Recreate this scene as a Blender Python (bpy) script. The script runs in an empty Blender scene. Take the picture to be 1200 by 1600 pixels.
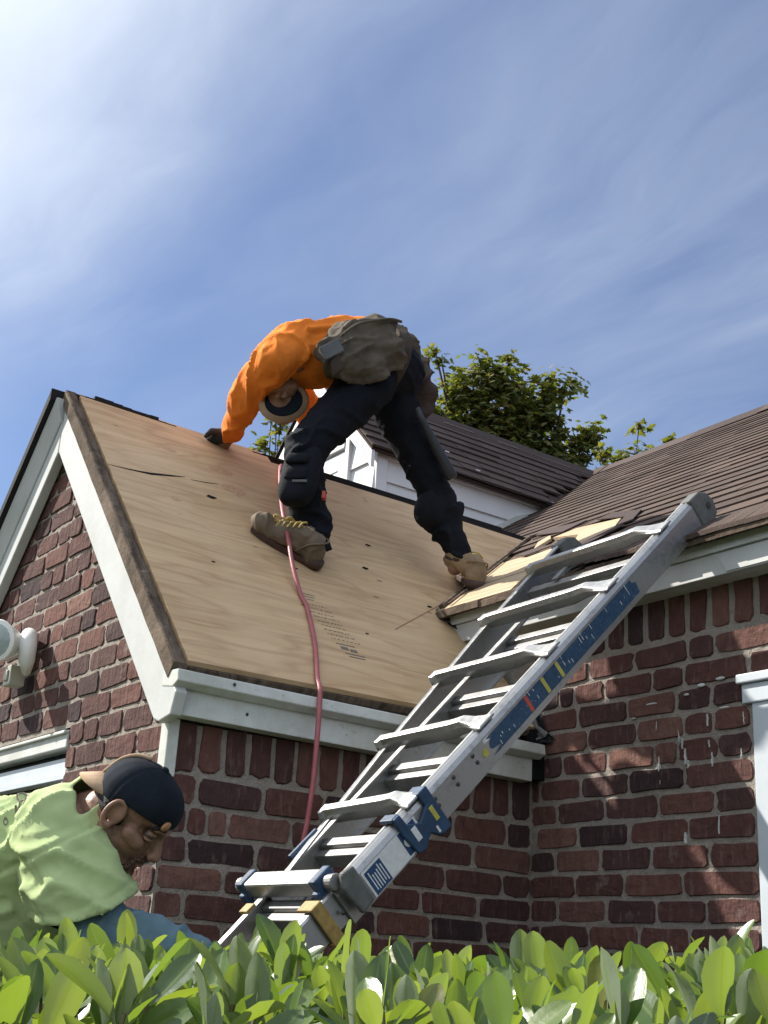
import bpy, bmesh, math, random
import numpy as np
from mathutils import Vector, Matrix, noise

random.seed(7)
S = bpy.context.scene
COL = S.collection

# ------------------------------------------------------------------ camera, sky, sun, exposure
cam_d = bpy.data.cameras.new("camera")
cam = bpy.data.objects.new("camera", cam_d)
COL.objects.link(cam)
cam_d.sensor_fit = 'AUTO'; cam_d.sensor_width = 36.0
cam_d.lens = 44.61
cam_d.clip_start = 0.05; cam_d.clip_end = 2000
def cam_axes(pitch, roll, yaw):
    F = Vector((math.cos(pitch)*math.cos(yaw), math.cos(pitch)*math.sin(yaw), math.sin(pitch)))
    R = Vector((math.sin(yaw), -math.cos(yaw), 0)); U = R.cross(F)
    c, s = math.cos(roll), math.sin(roll)
    return F, c*R+s*U, -s*R+c*U
CF, CR, CU = cam_axes(math.radians(19.794), math.radians(3.4109), math.radians(55.205))
CAM = Vector((-1.520, -3.130, 0.0))
m = Matrix((CR, CU, -CF)).transposed().to_4x4(); m.translation = CAM
cam.matrix_world = m
S.camera = cam

SUN = Vector((-0.64, 1.0, 1.0)).normalized()          # towards the sun
sun_el = math.asin(SUN.z); sun_az = math.atan2(SUN.x, SUN.y)   # azimuth from +Y towards +X
sd = bpy.data.lights.new("sun", 'SUN'); sd.energy = 4.6; sd.angle = math.radians(0.53); sd.color = (1.0, .94, .84)
so = bpy.data.objects.new("sun", sd); COL.objects.link(so)
so.rotation_euler = (-SUN).to_track_quat('-Z', 'Y').to_euler(); so.location = (0, 0, 12)

W = bpy.data.worlds.new("World"); S.world = W; W.use_nodes = True
S.view_settings.view_transform = 'Standard'
S.view_settings.look = 'None'
S.view_settings.gamma = 1.0
S.view_settings.use_curve_mapping = False
S.view_settings.exposure = 1.0
SKY_STRENGTH = 0.055

class NT:
    """short hand for building node trees"""
    def __init__(s, tree):
        s.t = tree
    def n(s, typ, ins=None, **props):
        nd = s.t.nodes.new(typ)
        for k, v in props.items(): setattr(nd, k, v)
        for k, v in (ins or {}).items(): s.put(nd.inputs[k], v)
        return nd
    def put(s, sock, v):
        if hasattr(v, 'is_output'): s.t.links.new(v, sock)
        elif isinstance(v, bpy.types.Node): s.t.links.new(v.outputs[0], sock)
        else:
            if sock.type == 'RGBA' and len(v) == 3: v = (*v, 1)
            sock.default_value = v
    def math(s, op, a, b=0.0, c=None, clamp=False):
        nd = s.t.nodes.new('ShaderNodeMath'); nd.operation = op; nd.use_clamp = clamp
        s.put(nd.inputs[0], a); s.put(nd.inputs[1], b)
        if c is not None: s.put(nd.inputs[2], c)
        return nd.outputs[0]
    def mix(s, f, a, b, blend='MIX'):
        nd = s.t.nodes.new('ShaderNodeMix'); nd.data_type = 'RGBA'; nd.blend_type = blend
        s.put(nd.inputs[0], f); s.put(nd.inputs[6], a); s.put(nd.inputs[7], b)
        return nd.outputs[2]
    def ramp(s, f, stops, interp='LINEAR'):
        nd = s.t.nodes.new('ShaderNodeValToRGB'); cr = nd.color_ramp; cr.interpolation = interp
        while len(cr.elements) < len(stops): cr.elements.new(0.5)
        for e, (p, c) in zip(cr.elements, stops):
            e.position = p; e.color = (*c, 1) if len(c) == 3 else c
        s.put(nd.inputs[0], f)
        return nd.outputs[0]
    def noise(s, vec, scale, detail=4, rough=.55, dist=0.0, out=0):
        nd = s.n('ShaderNodeTexNoise', {'Scale': scale, 'Detail': detail, 'Roughness': rough, 'Distortion': dist})
        if vec is not None: s.put(nd.inputs['Vector'], vec)
        return nd.outputs[out]
    def maprange(s, v, a, b, c=0.0, d=1.0):
        nd = s.n('ShaderNodeMapRange', {0: v, 1: a, 2: b, 3: c, 4: d}); nd.clamp = True
        return nd.outputs[0]
    def scale(s, vec, xyz, rot=(0, 0, 0), loc=(0, 0, 0)):
        nd = s.n('ShaderNodeMapping', {'Vector': vec, 'Location': loc, 'Rotation': rot, 'Scale': xyz})
        return nd.outputs[0]

# ---- sky: Nishita daylight with thin cirrus laid on a high cloud plane
w = NT(W.node_tree); W.node_tree.nodes.clear()
sky = w.n('ShaderNodeTexSky', sky_type='NISHITA', sun_disc=False)
sky.sun_elevation = sun_el; sky.sun_rotation = sun_az
sky.altitude = 50; sky.air_density = 1.0; sky.dust_density = 0.6; sky.ozone_density = 2.2
tc = w.n('ShaderNodeTexCoord')
sep = w.n('ShaderNodeSeparateXYZ', {0: tc.outputs['Generated']})
zc = w.math('MAXIMUM', sep.outputs[2], 0.05)
cp = w.n('ShaderNodeCombineXYZ', {0: w.math('DIVIDE', sep.outputs[0], zc), 1: w.math('DIVIDE', sep.outputs[1], zc), 2: 0.0}).outputs[0]
warp = w.noise(cp, 1.1, 3, .5, out=1)
cpw = w.n('ShaderNodeVectorMath', {0: cp, 1: w.n('ShaderNodeVectorMath', {0: warp, 1: (.55, .55, 0)}, operation='MULTIPLY')}, operation='ADD').outputs[0]
ca = w.noise(w.scale(cpw, (3.0, .8, 1), rot=(0, 0, math.radians(50))), 1.0, 8, .58)
cb = w.noise(w.scale(cpw, (1.0, .55, 1), rot=(0, 0, math.radians(50)), loc=(3.1, 1.7, 0)), 1.0, 3, .5)
streak = w.math('MULTIPLY', w.maprange(ca, .36, .86), w.maprange(cb, .34, .66))
# the thick bank of cirrus that lies towards the sun, its soft edge broken by the same noise
bank = w.math('ADD', w.math('SUBTRACT', w.math('MULTIPLY', w.math('SUBTRACT', sep.outputs[2], .50), .55), sep.outputs[0]), w.math('ADD', w.math('MULTIPLY', ca, .25), w.math('MULTIPLY', cb, .30)))
bank = w.n('ShaderNodeMapRange', {0: bank, 1: -.15, 2: .26, 3: 0.0, 4: .95}, interpolation_type='SMOOTHSTEP').outputs[0]
cirrus = w.math('MAXIMUM', w.math('MULTIPLY', streak, .38), bank)
veil = w.math('ADD', cirrus, .09, clamp=True)
CLOUD = (9.0, 9.8, 11.0)
BL = w.n('ShaderNodeVectorMath', {0: sky.outputs[0], 1: (0.87, 0.97, 1.18)}, operation='MULTIPLY').outputs[0]
wcol = w.mix(veil, BL, CLOUD)
bg = w.n('ShaderNodeBackground', {'Color': wcol, 'Strength': SKY_STRENGTH})
w.n('ShaderNodeOutputWorld', {'Surface': bg.outputs[0]})

# ------------------------------------------------------------------ materials
def material(name, build):
    mt = bpy.data.materials.new(name); mt.use_nodes = True
    mt.node_tree.nodes.clear(); t = NT(mt.node_tree)
    sh = build(t)
    out = t.n('ShaderNodeOutputMaterial')
    t.put(out.inputs['Surface'], sh)
    return mt
def pos(t): return t.n('ShaderNodeNewGeometry').outputs['Position']
def rnd(t):
    oi = t.n('ShaderNodeObjectInfo').outputs['Random']; gi = t.n('ShaderNodeNewGeometry').outputs['Random Per Island']
    return t.math('FRACT', t.math('ADD', oi, gi))
def bsdf(t, col, rough=.7, metal=0.0, spec=.4, bump=None, strength=.3, dist=.01, **extra):
    b = t.n('ShaderNodeBsdfPrincipled', {'Base Color': col, 'Roughness': rough, 'Metallic': metal, 'Specular IOR Level': spec})
    for k, v in extra.items(): t.put(b.inputs[k.replace('_', ' ')], v)
    if bump is not None:
        bn = t.n('ShaderNodeBump', {'Strength': strength, 'Distance': dist, 'Height': bump})
        t.put(b.inputs['Normal'], bn.outputs[0])
    return b.outputs[0]
def plain(name, col, rough=.6, metal=0.0, spec=.4, var=.18, scale=25, bs=.15, bd=.004):
    def f(t):
        p = pos(t); a = t.noise(p, scale, 5, .6)
        c = t.mix(t.maprange(a, .3, .7), [x*(1-var) for x in col], [min(1, x*(1+var)) for x in col])
        return bsdf(t, c, rough, metal, spec, t.noise(p, scale*4, 4), bs, bd)
    return material(name, f)

def f_brick(t):
    p = pos(t); r = rnd(t)
    base = t.ramp(r, [(0, (.064, .034, .033)), (.2, (.128, .060, .050)), (.4, (.086, .044, .042)), (.6, (.165, .077, .061)), (.75, (.040, .027, .031)), (.88, (.112, .056, .049)), (1, (.225, .118, .092))])
    ofs = t.n('ShaderNodeVectorMath', {0: p, 1: t.n('ShaderNodeCombineXYZ', {0: t.math('MULTIPLY', r, 31.0), 1: 0.0, 2: 0.0})}, operation='ADD').outputs[0]
    a = t.noise(ofs, 22, 5, .65)
    c = t.mix(t.maprange(a, .30, .72), t.mix(.5, base, (.032, .018, .020)), base)
    b2 = t.noise(t.scale(ofs, (55, 55, 14)), 1.0, 5, .6)
    c = t.mix(t.math('MULTIPLY', t.maprange(b2, .55, .75), .5), c, (.21, .145, .12))
    chips = t.noise(ofs, 9, 4, .6)
    c = t.mix(t.math('MULTIPLY', t.maprange(chips, .66, .74), .55), c, (.24, .19, .165))
    return bsdf(t, c, .93, 0, .18, t.math('ADD', b2, t.math('MULTIPLY', a, 1.2)), .85, .008)
M_brick = material('brick', f_brick)
def f_mortar(t):
    p = pos(t); a = t.noise(p, 12, 5, .6); b = t.noise(p, 130, 4, .7)
    c = t.mix(t.maprange(a, .3, .7), (.27, .236, .205), (.385, .345, .305))
    c = t.mix(t.math('MULTIPLY', t.maprange(b, .4, .7), .5), c, (.17, .15, .13))
    return bsdf(t, c, .97, 0, .1, t.math('ADD', b, t.math('MULTIPLY', a, 2.0)), .9, .008)
M_mortar = material('mortar', f_mortar)
def f_paint(t):
    p = pos(t); a = t.noise(p, 5, 5, .65); b = t.noise(t.scale(p, (9, 9, 40)), 1.0, 4, .6)
    c = t.mix(t.maprange(a, .45, .75), (.47, .485, .48), (.39, .40, .385))
    c = t.mix(t.math('MULTIPLY', t.maprange(b, .62, .8), .4), c, (.42, .40, .35))
    return bsdf(t, c, .5, 0, .35, t.noise(p, 60, 4), .12, .004)
M_white = material('white_paint', f_paint)
def f_oldpaint(t):
    p = pos(t); a = t.noise(p, 7, 6, .7); b = t.noise(t.scale(p, (30, 5, 60)), 1.0, 4, .6)
    c = t.mix(t.maprange(a, .35, .62), (.60, .63, .62), (.47, .48, .45))
    c = t.mix(t.maprange(b, .64, .78), c, (.24, .22, .19))
    return bsdf(t, c, .7, 0, .25, b, .25, .004)
M_oldwhite = material('weathered_white_paint', f_oldpaint)
M_siding = plain('siding_paint', (.66, .67, .69), .45, var=.04, scale=8, bs=.05)
M_trimblue = plain('cool_white_paint', (.50, .55, .60), .5, var=.06, scale=9, bs=.08)

def f_ply(t):
    p = pos(t)
    q = t.scale(p, (1.3, 6.5, 6.5))
    wv = t.noise(q, .55, 3, .5)
    f1 = t.noise(t.scale(p, (1.6, 26, 26)), 1.0, 6, .62, .6)
    rings = t.math('FRACT', t.math('MULTIPLY', wv, 11.0))
    rings = t.math('ABSOLUTE', t.math('SUBTRACT', rings, .5))
    c = t.mix(t.maprange(f1, .3, .72), (.60, .43, .25), (.42, .28, .15))
    c = t.mix(t.math('MULTIPLY', t.maprange(rings, .0, .20, 1.0, 0.0), .5), c, (.33, .20, .11))
    big = t.noise(p, 2.3, 4, .6)
    c = t.mix(t.math('MULTIPLY', t.maprange(big, .42, .68), .45), c, (.66, .49, .32))
    fine = t.noise(t.scale(p, (9, 150, 150)), 1.0, 4, .6)
    c = t.mix(t.math('MULTIPLY', t.maprange(fine, .55, .75), .30), c, (.28, .17, .10))
    vo = t.n('ShaderNodeTexVoronoi', {'Vector': t.scale(p, (4, 11, 11)), 'Scale': 1.0, 'Randomness': 1.0})
    tick = t.maprange(vo.outputs['Distance'], .035, .075, 1.0, 0.0)
    c = t.mix(t.math('MULTIPLY', tick, .8), c, (.09, .05, .03))
    return bsdf(t, c, .68, 0, .3, t.math('ADD', f1, fine), .18, .003)
M_ply = material('plywood', f_ply)
def f_freshwood(t):
    p = pos(t); f1 = t.noise(t.scale(p, (30, 3, 30)), 1.0, 6, .6, .4)
    c = t.mix(t.maprange(f1, .35, .7), (.46, .36, .245), (.33, .235, .135))
    return bsdf(t, c, .7, 0, .3, f1, .2, .003)
M_fresh = material('fresh_wood', f_freshwood)
def f_oldwood(t):
    p = pos(t); f1 = t.noise(t.scale(p, (40, 8, 8)), 1.0, 6, .65, .5); g = t.noise(p, 45, 5, .7)
    c = t.mix(t.maprange(f1, .35, .65), (.060, .045, .034), (.17, .13, .10))
    c = t.mix(t.math('MULTIPLY', t.maprange(g, .55, .72), .7), c, (.025, .022, .022))
    return bsdf(t, c, .95, 0, .1, t.math('ADD', f1, g), .8, .006)
M_oldwood = material('weathered_wood', f_oldwood)
def f_shingle(t):
    p = pos(t); r = rnd(t)
    c = t.ramp(r, [(0, (.056, .039, .033)), (.4, (.080, .054, .045)), (.7, (.066, .048, .040)), (1, (.100, .070, .057))])
    g = t.noise(p, 220, 3, .8)
    c = t.mix(t.math('MULTIPLY', t.maprange(g, .5, .7), .5), c, (.17, .135, .115))
    c = t.mix(t.math('MULTIPLY', t.maprange(g, .5, .3), .55), c, (.03, .02, .018))
    big = t.noise(p, 2.0, 4, .6)
    c = t.mix(t.math('MULTIPLY', t.maprange(big, .5, .75), .3), c, (.125, .105, .09))
    return bsdf(t, c, .92, 0, .25, g, .6, .004)
M_shingle = material('brown_shingle', f_shingle)
def f_shingle2(t):
    p = pos(t); r = rnd(t)
    c = t.ramp(r, [(0, (.050, .036, .034)), (.5, (.068, .050, .046)), (1, (.085, .064, .058))])
    g = t.noise(p, 200, 3, .8)
    c = t.mix(t.math('MULTIPLY', t.maprange(g, .5, .7), .45), c, (.14, .11, .10))
    return bsdf(t, c, .92, 0, .22, g, .6, .004)
M_shingle2 = material('dark_shingle', f_shingle2)
M_black = plain('black_felt', (.018, .018, .02), .85, spec=.2, scale=40, bs=.5)
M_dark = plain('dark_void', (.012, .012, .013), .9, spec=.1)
M_flash = plain('crumpled_flashing', (.16, .155, .15), .55, metal=.3, scale=30, bs=.8, bd=.01)

def f_alu(t):
    p = pos(t); a = t.noise(p, 16, 6, .7); b = t.noise(p, 70, 5, .7)
    d = t.math('MULTIPLY', t.maprange(a, .48, .70), t.maprange(b, .40, .62))
    c = t.mix(d, (.42, .42, .415), (.17, .165, .155))
    rg = t.maprange(b, .3, .7, .30, .52)
    mt = t.math('SUBTRACT', .92, t.math('MULTIPLY', d, .5))
    return bsdf(t, c, rg, mt, .5, b, .10, .002)
M_alu = material('scuffed_aluminium', f_alu)
def f_aludull(t):
    p = pos(t); a = t.noise(p, 20, 6, .7)
    c = t.mix(t.maprange(a, .35, .7), (.30, .30, .295), (.17, .165, .16))
    return bsdf(t, c, .5, .6, .5, a, .15, .002)
M_aludull = material('dull_aluminium', f_aludull)
M_navy = plain('navy_plastic', (.020, .050, .105), .5, spec=.4, var=.3, scale=30)
def f_sticker(t):
    p = pos(t); a = t.noise(p, 75, 6, .75); b = t.noise(t.scale(p, (120, 40, 120)), 1.0, 3, .6)
    c = t.mix(t.maprange(a, .35, .6), (.012, .036, .085), (.030, .075, .14))
    c = t.mix(t.maprange(b, .67, .70), c, (.50, .53, .55))
    return bsdf(t, c, .45, 0, .4)
M_sticker = material('scratched_blue_sticker', f_sticker)
M_stickerblue = plain('sticker_blue', (.02, .055, .14), .4, var=.2, scale=60)
M_stickerwhite = plain('sticker_white', (.62, .64, .64), .45, var=.1, scale=60)
M_yellow = plain('yellow_plastic', (.42, .38, .07), .5)
M_mustard = plain('worn_yellow_band', (.30, .20, .06), .6, var=.3, scale=60)
M_red = plain('red_mark', (.45, .07, .05), .5)
M_print = plain('grey_ink', (.15, .13, .115), .8, var=.3)
M_rivet = plain('dark_rivet', (.07, .065, .06), .5, metal=.5)
M_greycap = plain('grey_rubber', (.11, .115, .11), .7, var=.25)
M_hose = plain('red_rubber_hose', (.33, .085, .095), .42, spec=.5, var=.15, scale=40)

def cloth(name, col, var=.12, rough=.9, weave=420, stain=None, sheen=.0):
    def f(t):
        p = pos(t); a = t.noise(p, 14, 5, .6); wv = t.noise(p, weave, 2, .5)
        c = t.mix(t.maprange(a, .3, .7), [x*(1-var) for x in col], [x*(1+var) for x in col])
        if stain:
            c = t.mix(t.math('MULTIPLY', t.maprange(t.noise(p, 9, 6, .7), .55, .72), .6), c, stain)
        return bsdf(t, c, rough, 0, .15, t.math('ADD', wv, t.math('MULTIPLY', a, .6)), .28, .003, Sheen_Weight=sheen)
    return material(name, f)
M_orange = cloth('orange_shirt_cloth', (.82, .225, .034), .06)
M_navycloth = cloth('dark_work_cloth', (.0075, .0095, .0145), .3, stain=(.017, .018, .021))
M_green = cloth('light_green_cotton', (.39, .48, .235), .05, weave=500)
M_bluesleeve = cloth('blue_stretch_sleeve', (.115, .185, .225), .15)
M_leather = cloth('worn_suede', (.105, .088, .068), .28, stain=(.16, .135, .105), weave=250)
M_leatherdk = cloth('dark_suede', (.062, .046, .038), .25, stain=(.11, .085, .07), weave=250)
M_boot = cloth('tan_boot_leather', (.26, .185, .115), .25, .8, 180, stain=(.13, .09, .065))
M_bootgrey = cloth('dusty_boot_leather', (.155, .12, .088), .25, .8, 180, stain=(.25, .21, .17))
M_sole = plain('dark_sole', (.060, .032, .026), .6, var=.3)
M_lace = plain('lace', (.50, .38, .12), .8)
M_glove = cloth('dark_glove_cloth', (.040, .040, .045), .3)
M_capdark = cloth('dark_cap_cloth', (.012, .016, .024), .3, weave=600)
M_captan = cloth('tan_cap_cloth', (.40, .28, .19), .1, weave=500)
M_kneepad = plain('black_kneepad', (.009, .011, .016), .85, spec=.15, bs=.4)
M_kneegrey = plain('grey_kneepad', (.085, .09, .10), .5)
M_hammer = plain('dark_handle', (.028, .030, .034), .5)
def f_skin(t):
    p = pos(t); a = t.noise(p, 30, 5, .6); b = t.noise(p, 260, 3, .6)
    c = t.mix(t.maprange(a, .3, .7), (.21, .112, .077), (.30, .168, .117))
    stb = t.n('ShaderNodeAttribute', attribute_name='stubble').outputs['Fac']
    c = t.mix(t.math('MULTIPLY', stb, t.maprange(t.noise(p, 420, 2, .6), .35, .6, .45, .95)), c, (.045, .028, .022))
    return bsdf(t, c, .52, 0, .35, b, .25, .002, Subsurface_Weight=.08, Subsurface_Radius=(.02, .008, .004), Subsurface_Scale=.5)
M_skin = material('tan_skin', f_skin)
M_lip = plain('lip_skin', (.25, .10, .085), .5)
M_hair = plain('black_hair', (.010, .009, .009), .6, scale=120, bs=.6)
def f_beard(t):
    p = pos(t); b = t.noise(p, 300, 3, .7)
    c = t.mix(t.maprange(b, .4, .62), (.16, .085, .062), (.016, .012, .010))
    return bsdf(t, c, .7, 0, .2, b, .5, .003)
M_beard = material('short_beard', f_beard)
M_eye = plain('shaded_eye', (.10, .085, .075), .3, var=.05)  # eye whites kept dark: the brow's shade is put into their colour
M_iris = plain('dark_iris', (.02, .012, .009), .15)
M_logo = cloth('brown_print', (.20, .115, .095), .1)
M_lampwhite = plain('white_lamp_plastic', (.72, .73, .70), .35, var=.04)
M_lampbeige = plain('beige_lamp_plastic', (.40, .40, .34), .45, var=.06)
def f_glass(t):
    p = pos(t); a = t.noise(p, 18, 4, .6)
    c = t.mix(t.maprange(a, .3, .7), (.22, .27, .27), (.36, .42, .41))
    return bsdf(t, c, .12, .0, .8)
M_lampglass = material('ribbed_lamp_glass', f_glass)
M_window = material('window_glass', lambda t: bsdf(t, (.018, .022, .026), .05, 0, .9))

def f_leaf(t):
    g = t.n('ShaderNodeNewGeometry'); p = g.outputs['Position']; r = rnd(t)
    top = t.ramp(r, [(0, (.030, .066, .018)), (.35, (.050, .102, .020)), (.7, (.075, .135, .026)), (.93, (.11, .165, .036)), (1, (.15, .13, .04))])
    a = t.noise(p, 60, 4, .6)
    top = t.mix(t.math('MULTIPLY', t.maprange(a, .5, .72), .35), top, (.035, .08, .018))
    sp = t.noise(p, 34, 3, .6)
    top = t.mix(t.maprange(sp, .735, .76), top, (.09, .045, .02))
    under = t.mix(r, (.17, .215, .145), (.27, .31, .24))
    mid = t.n('ShaderNodeAttribute', attribute_name='mid').outputs['Fac']
    rib = t.maprange(mid, .86, .97)
    c = t.mix(g.outputs['Backfacing'], top, under)
    c = t.mix(t.math('MULTIPLY', rib, .7), c, (.16, .22, .07))
    b = bsdf(t, c, .34, 0, .65, a, .2, .003)
    tr = t.n('ShaderNodeBsdfTranslucent', {'Color': t.mix(r, (.15, .26, .015), (.34, .44, .035))})
    return t.n('ShaderNodeMixShader', {0: .36, 1: b, 2: tr.outputs[0]}).outputs[0]
M_leaf = material('rhododendron_leaf', f_leaf)
M_stem = plain('green_brown_stem', (.12, .10, .045), .8, var=.35)
def f_maple(t):
    g = t.n('ShaderNodeNewGeometry'); r = rnd(t)
    top = t.ramp(r, [(0, (.07, .092, .028)), (.35, (.11, .14, .042)), (.7, (.15, .165, .052)), (.88, (.20, .165, .07)), (1, (.22, .125, .07))])
    b = bsdf(t, top, .5, 0, .45)
    tr = t.n('ShaderNodeBsdfTranslucent', {'Color': t.mix(r, (.15, .20, .022), (.26, .25, .035))})
    return t.n('ShaderNodeMixShader', {0: .48, 1: b, 2: tr.outputs[0]}).outputs[0]
M_maple = material('maple_leaf', f_maple)
M_bark = plain('bark', (.07, .055, .042), .95, var=.4, scale=30, bs=.8, bd=.02)
def f_ground(t):
    p = pos(t); a = t.noise(p, 3, 6, .7); b = t.noise(p, 60, 4, .7)
    c = t.mix(t.maprange(a, .35, .65), (.075, .055, .038), (.045, .075, .022))
    return bsdf(t, t.mix(t.math('MULTIPLY', b, .4), c, (.03, .04, .015)), .95, 0, .1, b, .8, .03)
M_ground = material('soil_and_grass', f_ground)

# ------------------------------------------------------------------ mesh helpers
def add(name, me, parent=None):
    o = bpy.data.objects.new(name, me); COL.objects.link(o)
    if parent is not None:
        o.parent = parent
        if parent.type == 'EMPTY': o.matrix_parent_inverse = Matrix.Translation(parent.location).inverted()
    return o
class MB:
    def __init__(s): s.v = []; s.f = []
    def poly(s, pts):
        k = len(s.v); s.v += [tuple(p) for p in pts]; s.f.append(tuple(range(k, k+len(pts)))); return s
    def box(s, c, ax, ay, az):
        c, ax, ay, az = Vector(c), Vector(ax), Vector(ay), Vector(az); k = len(s.v)
        for i in (-1, 1):
            for j in (-1, 1):
                for l in (-1, 1): s.v.append(tuple(c+ax*i+ay*j+az*l))
        fs = [(0, 1, 3, 2), (4, 6, 7, 5), (0, 4, 5, 1), (2, 3, 7, 6), (0, 2, 6, 4), (1, 5, 7, 3)]
        if ax.cross(ay).dot(az) < 0: fs = [f[::-1] for f in fs]
        s.f += [tuple(k+i for i in f) for f in fs]; return s
    def bx(s, x0, x1, y0, y1, z0, z1):
        return s.box(((x0+x1)/2, (y0+y1)/2, (z0+z1)/2), ((x1-x0)/2, 0, 0), (0, (y1-y0)/2, 0), (0, 0, (z1-z0)/2))
    def prism(s, pts, d):
        """closed polygon pts (list of vectors) swept along vector d"""
        d = Vector(d); n = len(pts); k = len(s.v)
        pts = [Vector(p) for p in pts]
        nrm = Vector((0, 0, 0))
        for i in range(n): nrm += pts[i].cross(pts[(i+1) % n])
        if nrm.dot(d) > 0: pts = pts[::-1]
        s.v += [tuple(p) for p in pts]+[tuple(p+d) for p in pts]
        s.f.append(tuple(range(k, k+n))); s.f.append(tuple(range(k+2*n-1, k+n-1, -1)))
        for i in range(n):
            j = (i+1) % n; s.f.append((k+i, k+n+i, k+n+j, k+j))
        return s
    def tube(s, path, r, n=10, cap=True, flat=None):
        path = [Vector(p) for p in path]; m_ = len(path)
        rr = r if isinstance(r, (list, tuple)) else [r]*m_
        k = len(s.v); t0 = (path[1]-path[0]).normalized()
        u = t0.cross(Vector((0, 0, 1)));
        if u.length < .1: u = t0.cross(Vector((1, 0, 0)))
        u.normalize()
        for i, p in enumerate(path):
            t = (path[min(i+1, m_-1)]-path[max(i-1, 0)]).normalized()
            u = (u-t*u.dot(t)).normalized(); v = t.cross(u)
            for j in range(n):
                a = 2*math.pi*j/n; s.v.append(tuple(p+(u*math.cos(a)+v*math.sin(a))*rr[i]))
        for i in range(m_-1):
            for j in range(n):
                a, b = k+i*n+j, k+i*n+(j+1) % n; s.f.append((a, b, b+n, a+n))
        if cap:
            s.f.append(tuple(range(k+n-1, k-1, -1))); s.f.append(tuple(range(k+(m_-1)*n, k+m_*n)))
        return s
    def superell(s, c, ax, ay, az, e1=1., e2=1., nu=20, nv=12):
        c, ax, ay, az = Vector(c), Vector(ax), Vector(ay), Vector(az); k = len(s.v)
        pw = lambda x, e: math.copysign(abs(x)**e, x)
        for i in range(nv+1):
            ph = -math.pi/2+math.pi*i/nv
            for j in range(nu):
                th = 2*math.pi*j/nu
                s.v.append(tuple(c+ax*(pw(math.cos(ph), e1)*pw(math.cos(th), e2))+ay*(pw(math.cos(ph), e1)*pw(math.sin(th), e2))+az*pw(math.sin(ph), e1)))
        for i in range(nv):
            for j in range(nu):
                a, b = k+i*nu+j, k+i*nu+(j+1) % nu; s.f.append((a, b, b+nu, a+nu))
        return s
    def mesh(s, mat, smooth=False, name='mesh'):
        me = bpy.data.meshes.new(name); me.from_pydata(s.v, [], s.f)
        me.materials.append(mat)
        if smooth: me.polygons.foreach_set('use_smooth', [True]*len(me.polygons))
        me.update(); return me
    def obj(s, name, mat, parent=None, smooth=False, bevel=0, seg=2):
        o = add(name, s.mesh(mat, smooth, name), parent)
        if bevel:
            b = o.modifiers.new('bevel', 'BEVEL'); b.width = bevel; b.segments = seg; b.limit_method = 'ANGLE'; b.angle_limit = math.radians(35)
        return o
def thing(name, label, cat, loc=(0, 0, 0), group=None):
    o = bpy.data.objects.new(name, None); o.empty_display_size = .1; COL.objects.link(o)
    o.location = loc; o['label'] = label; o['category'] = cat
    if group: o['group'] = group
    return o
def tag(o, label, cat, group=None):
    o['label'] = label; o['category'] = cat
    if group: o['group'] = group
    return o

def capsule(mb, p0, r0, p1, r1, axis=None, fac=1.0, n=14):
    """tapered capsule; along 'axis' its cross-section is widened by fac"""
    p0, p1 = Vector(p0), Vector(p1); t = (p1-p0)
    L = max(t.length, 1e-5); t = t/L
    u = Vector(axis) if axis else (t.cross(Vector((0, 0, 1))) if abs(t.z) < .95 else t.cross(Vector((1, 0, 0))))
    u = (u-t*u.dot(t)).normalized(); v = t.cross(u); k = len(mb.v); rings = []
    for i in range(1, 5):
        a = math.pi/2*(i/4); rings.append((-r0*math.cos(a), r0*math.sin(a)))
    ring2 = [(L+r1*math.sin(math.pi/2*i/4), r1*math.cos(math.pi/2*i/4)) for i in range(0, 4)]
    rings = rings+[(L*i/4, r0+(r1-r0)*i/4) for i in range(1, 4)]+ring2
    for h, r in rings:
        for j in range(n):
            a = 2*math.pi*j/n; mb.v.append(tuple(p0+t*h+u*(math.cos(a)*r*fac)+v*(math.sin(a)*r)))
    m_ = len(rings); b0 = len(mb.v); mb.v.append(tuple(p0-t*r0)); mb.v.append(tuple(p1+t*r1))
    for i in range(m_-1):
        for j in range(n):
            a, b = k+i*n+j, k+i*n+(j+1) % n; mb.f.append((a, b, b+n, a+n))
    for j in range(n):
        mb.f.append((b0, k+(j+1) % n, k+j)); mb.f.append((b0+1, k+(m_-1)*n+j, k+(m_-1)*n+(j+1) % n))

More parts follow.
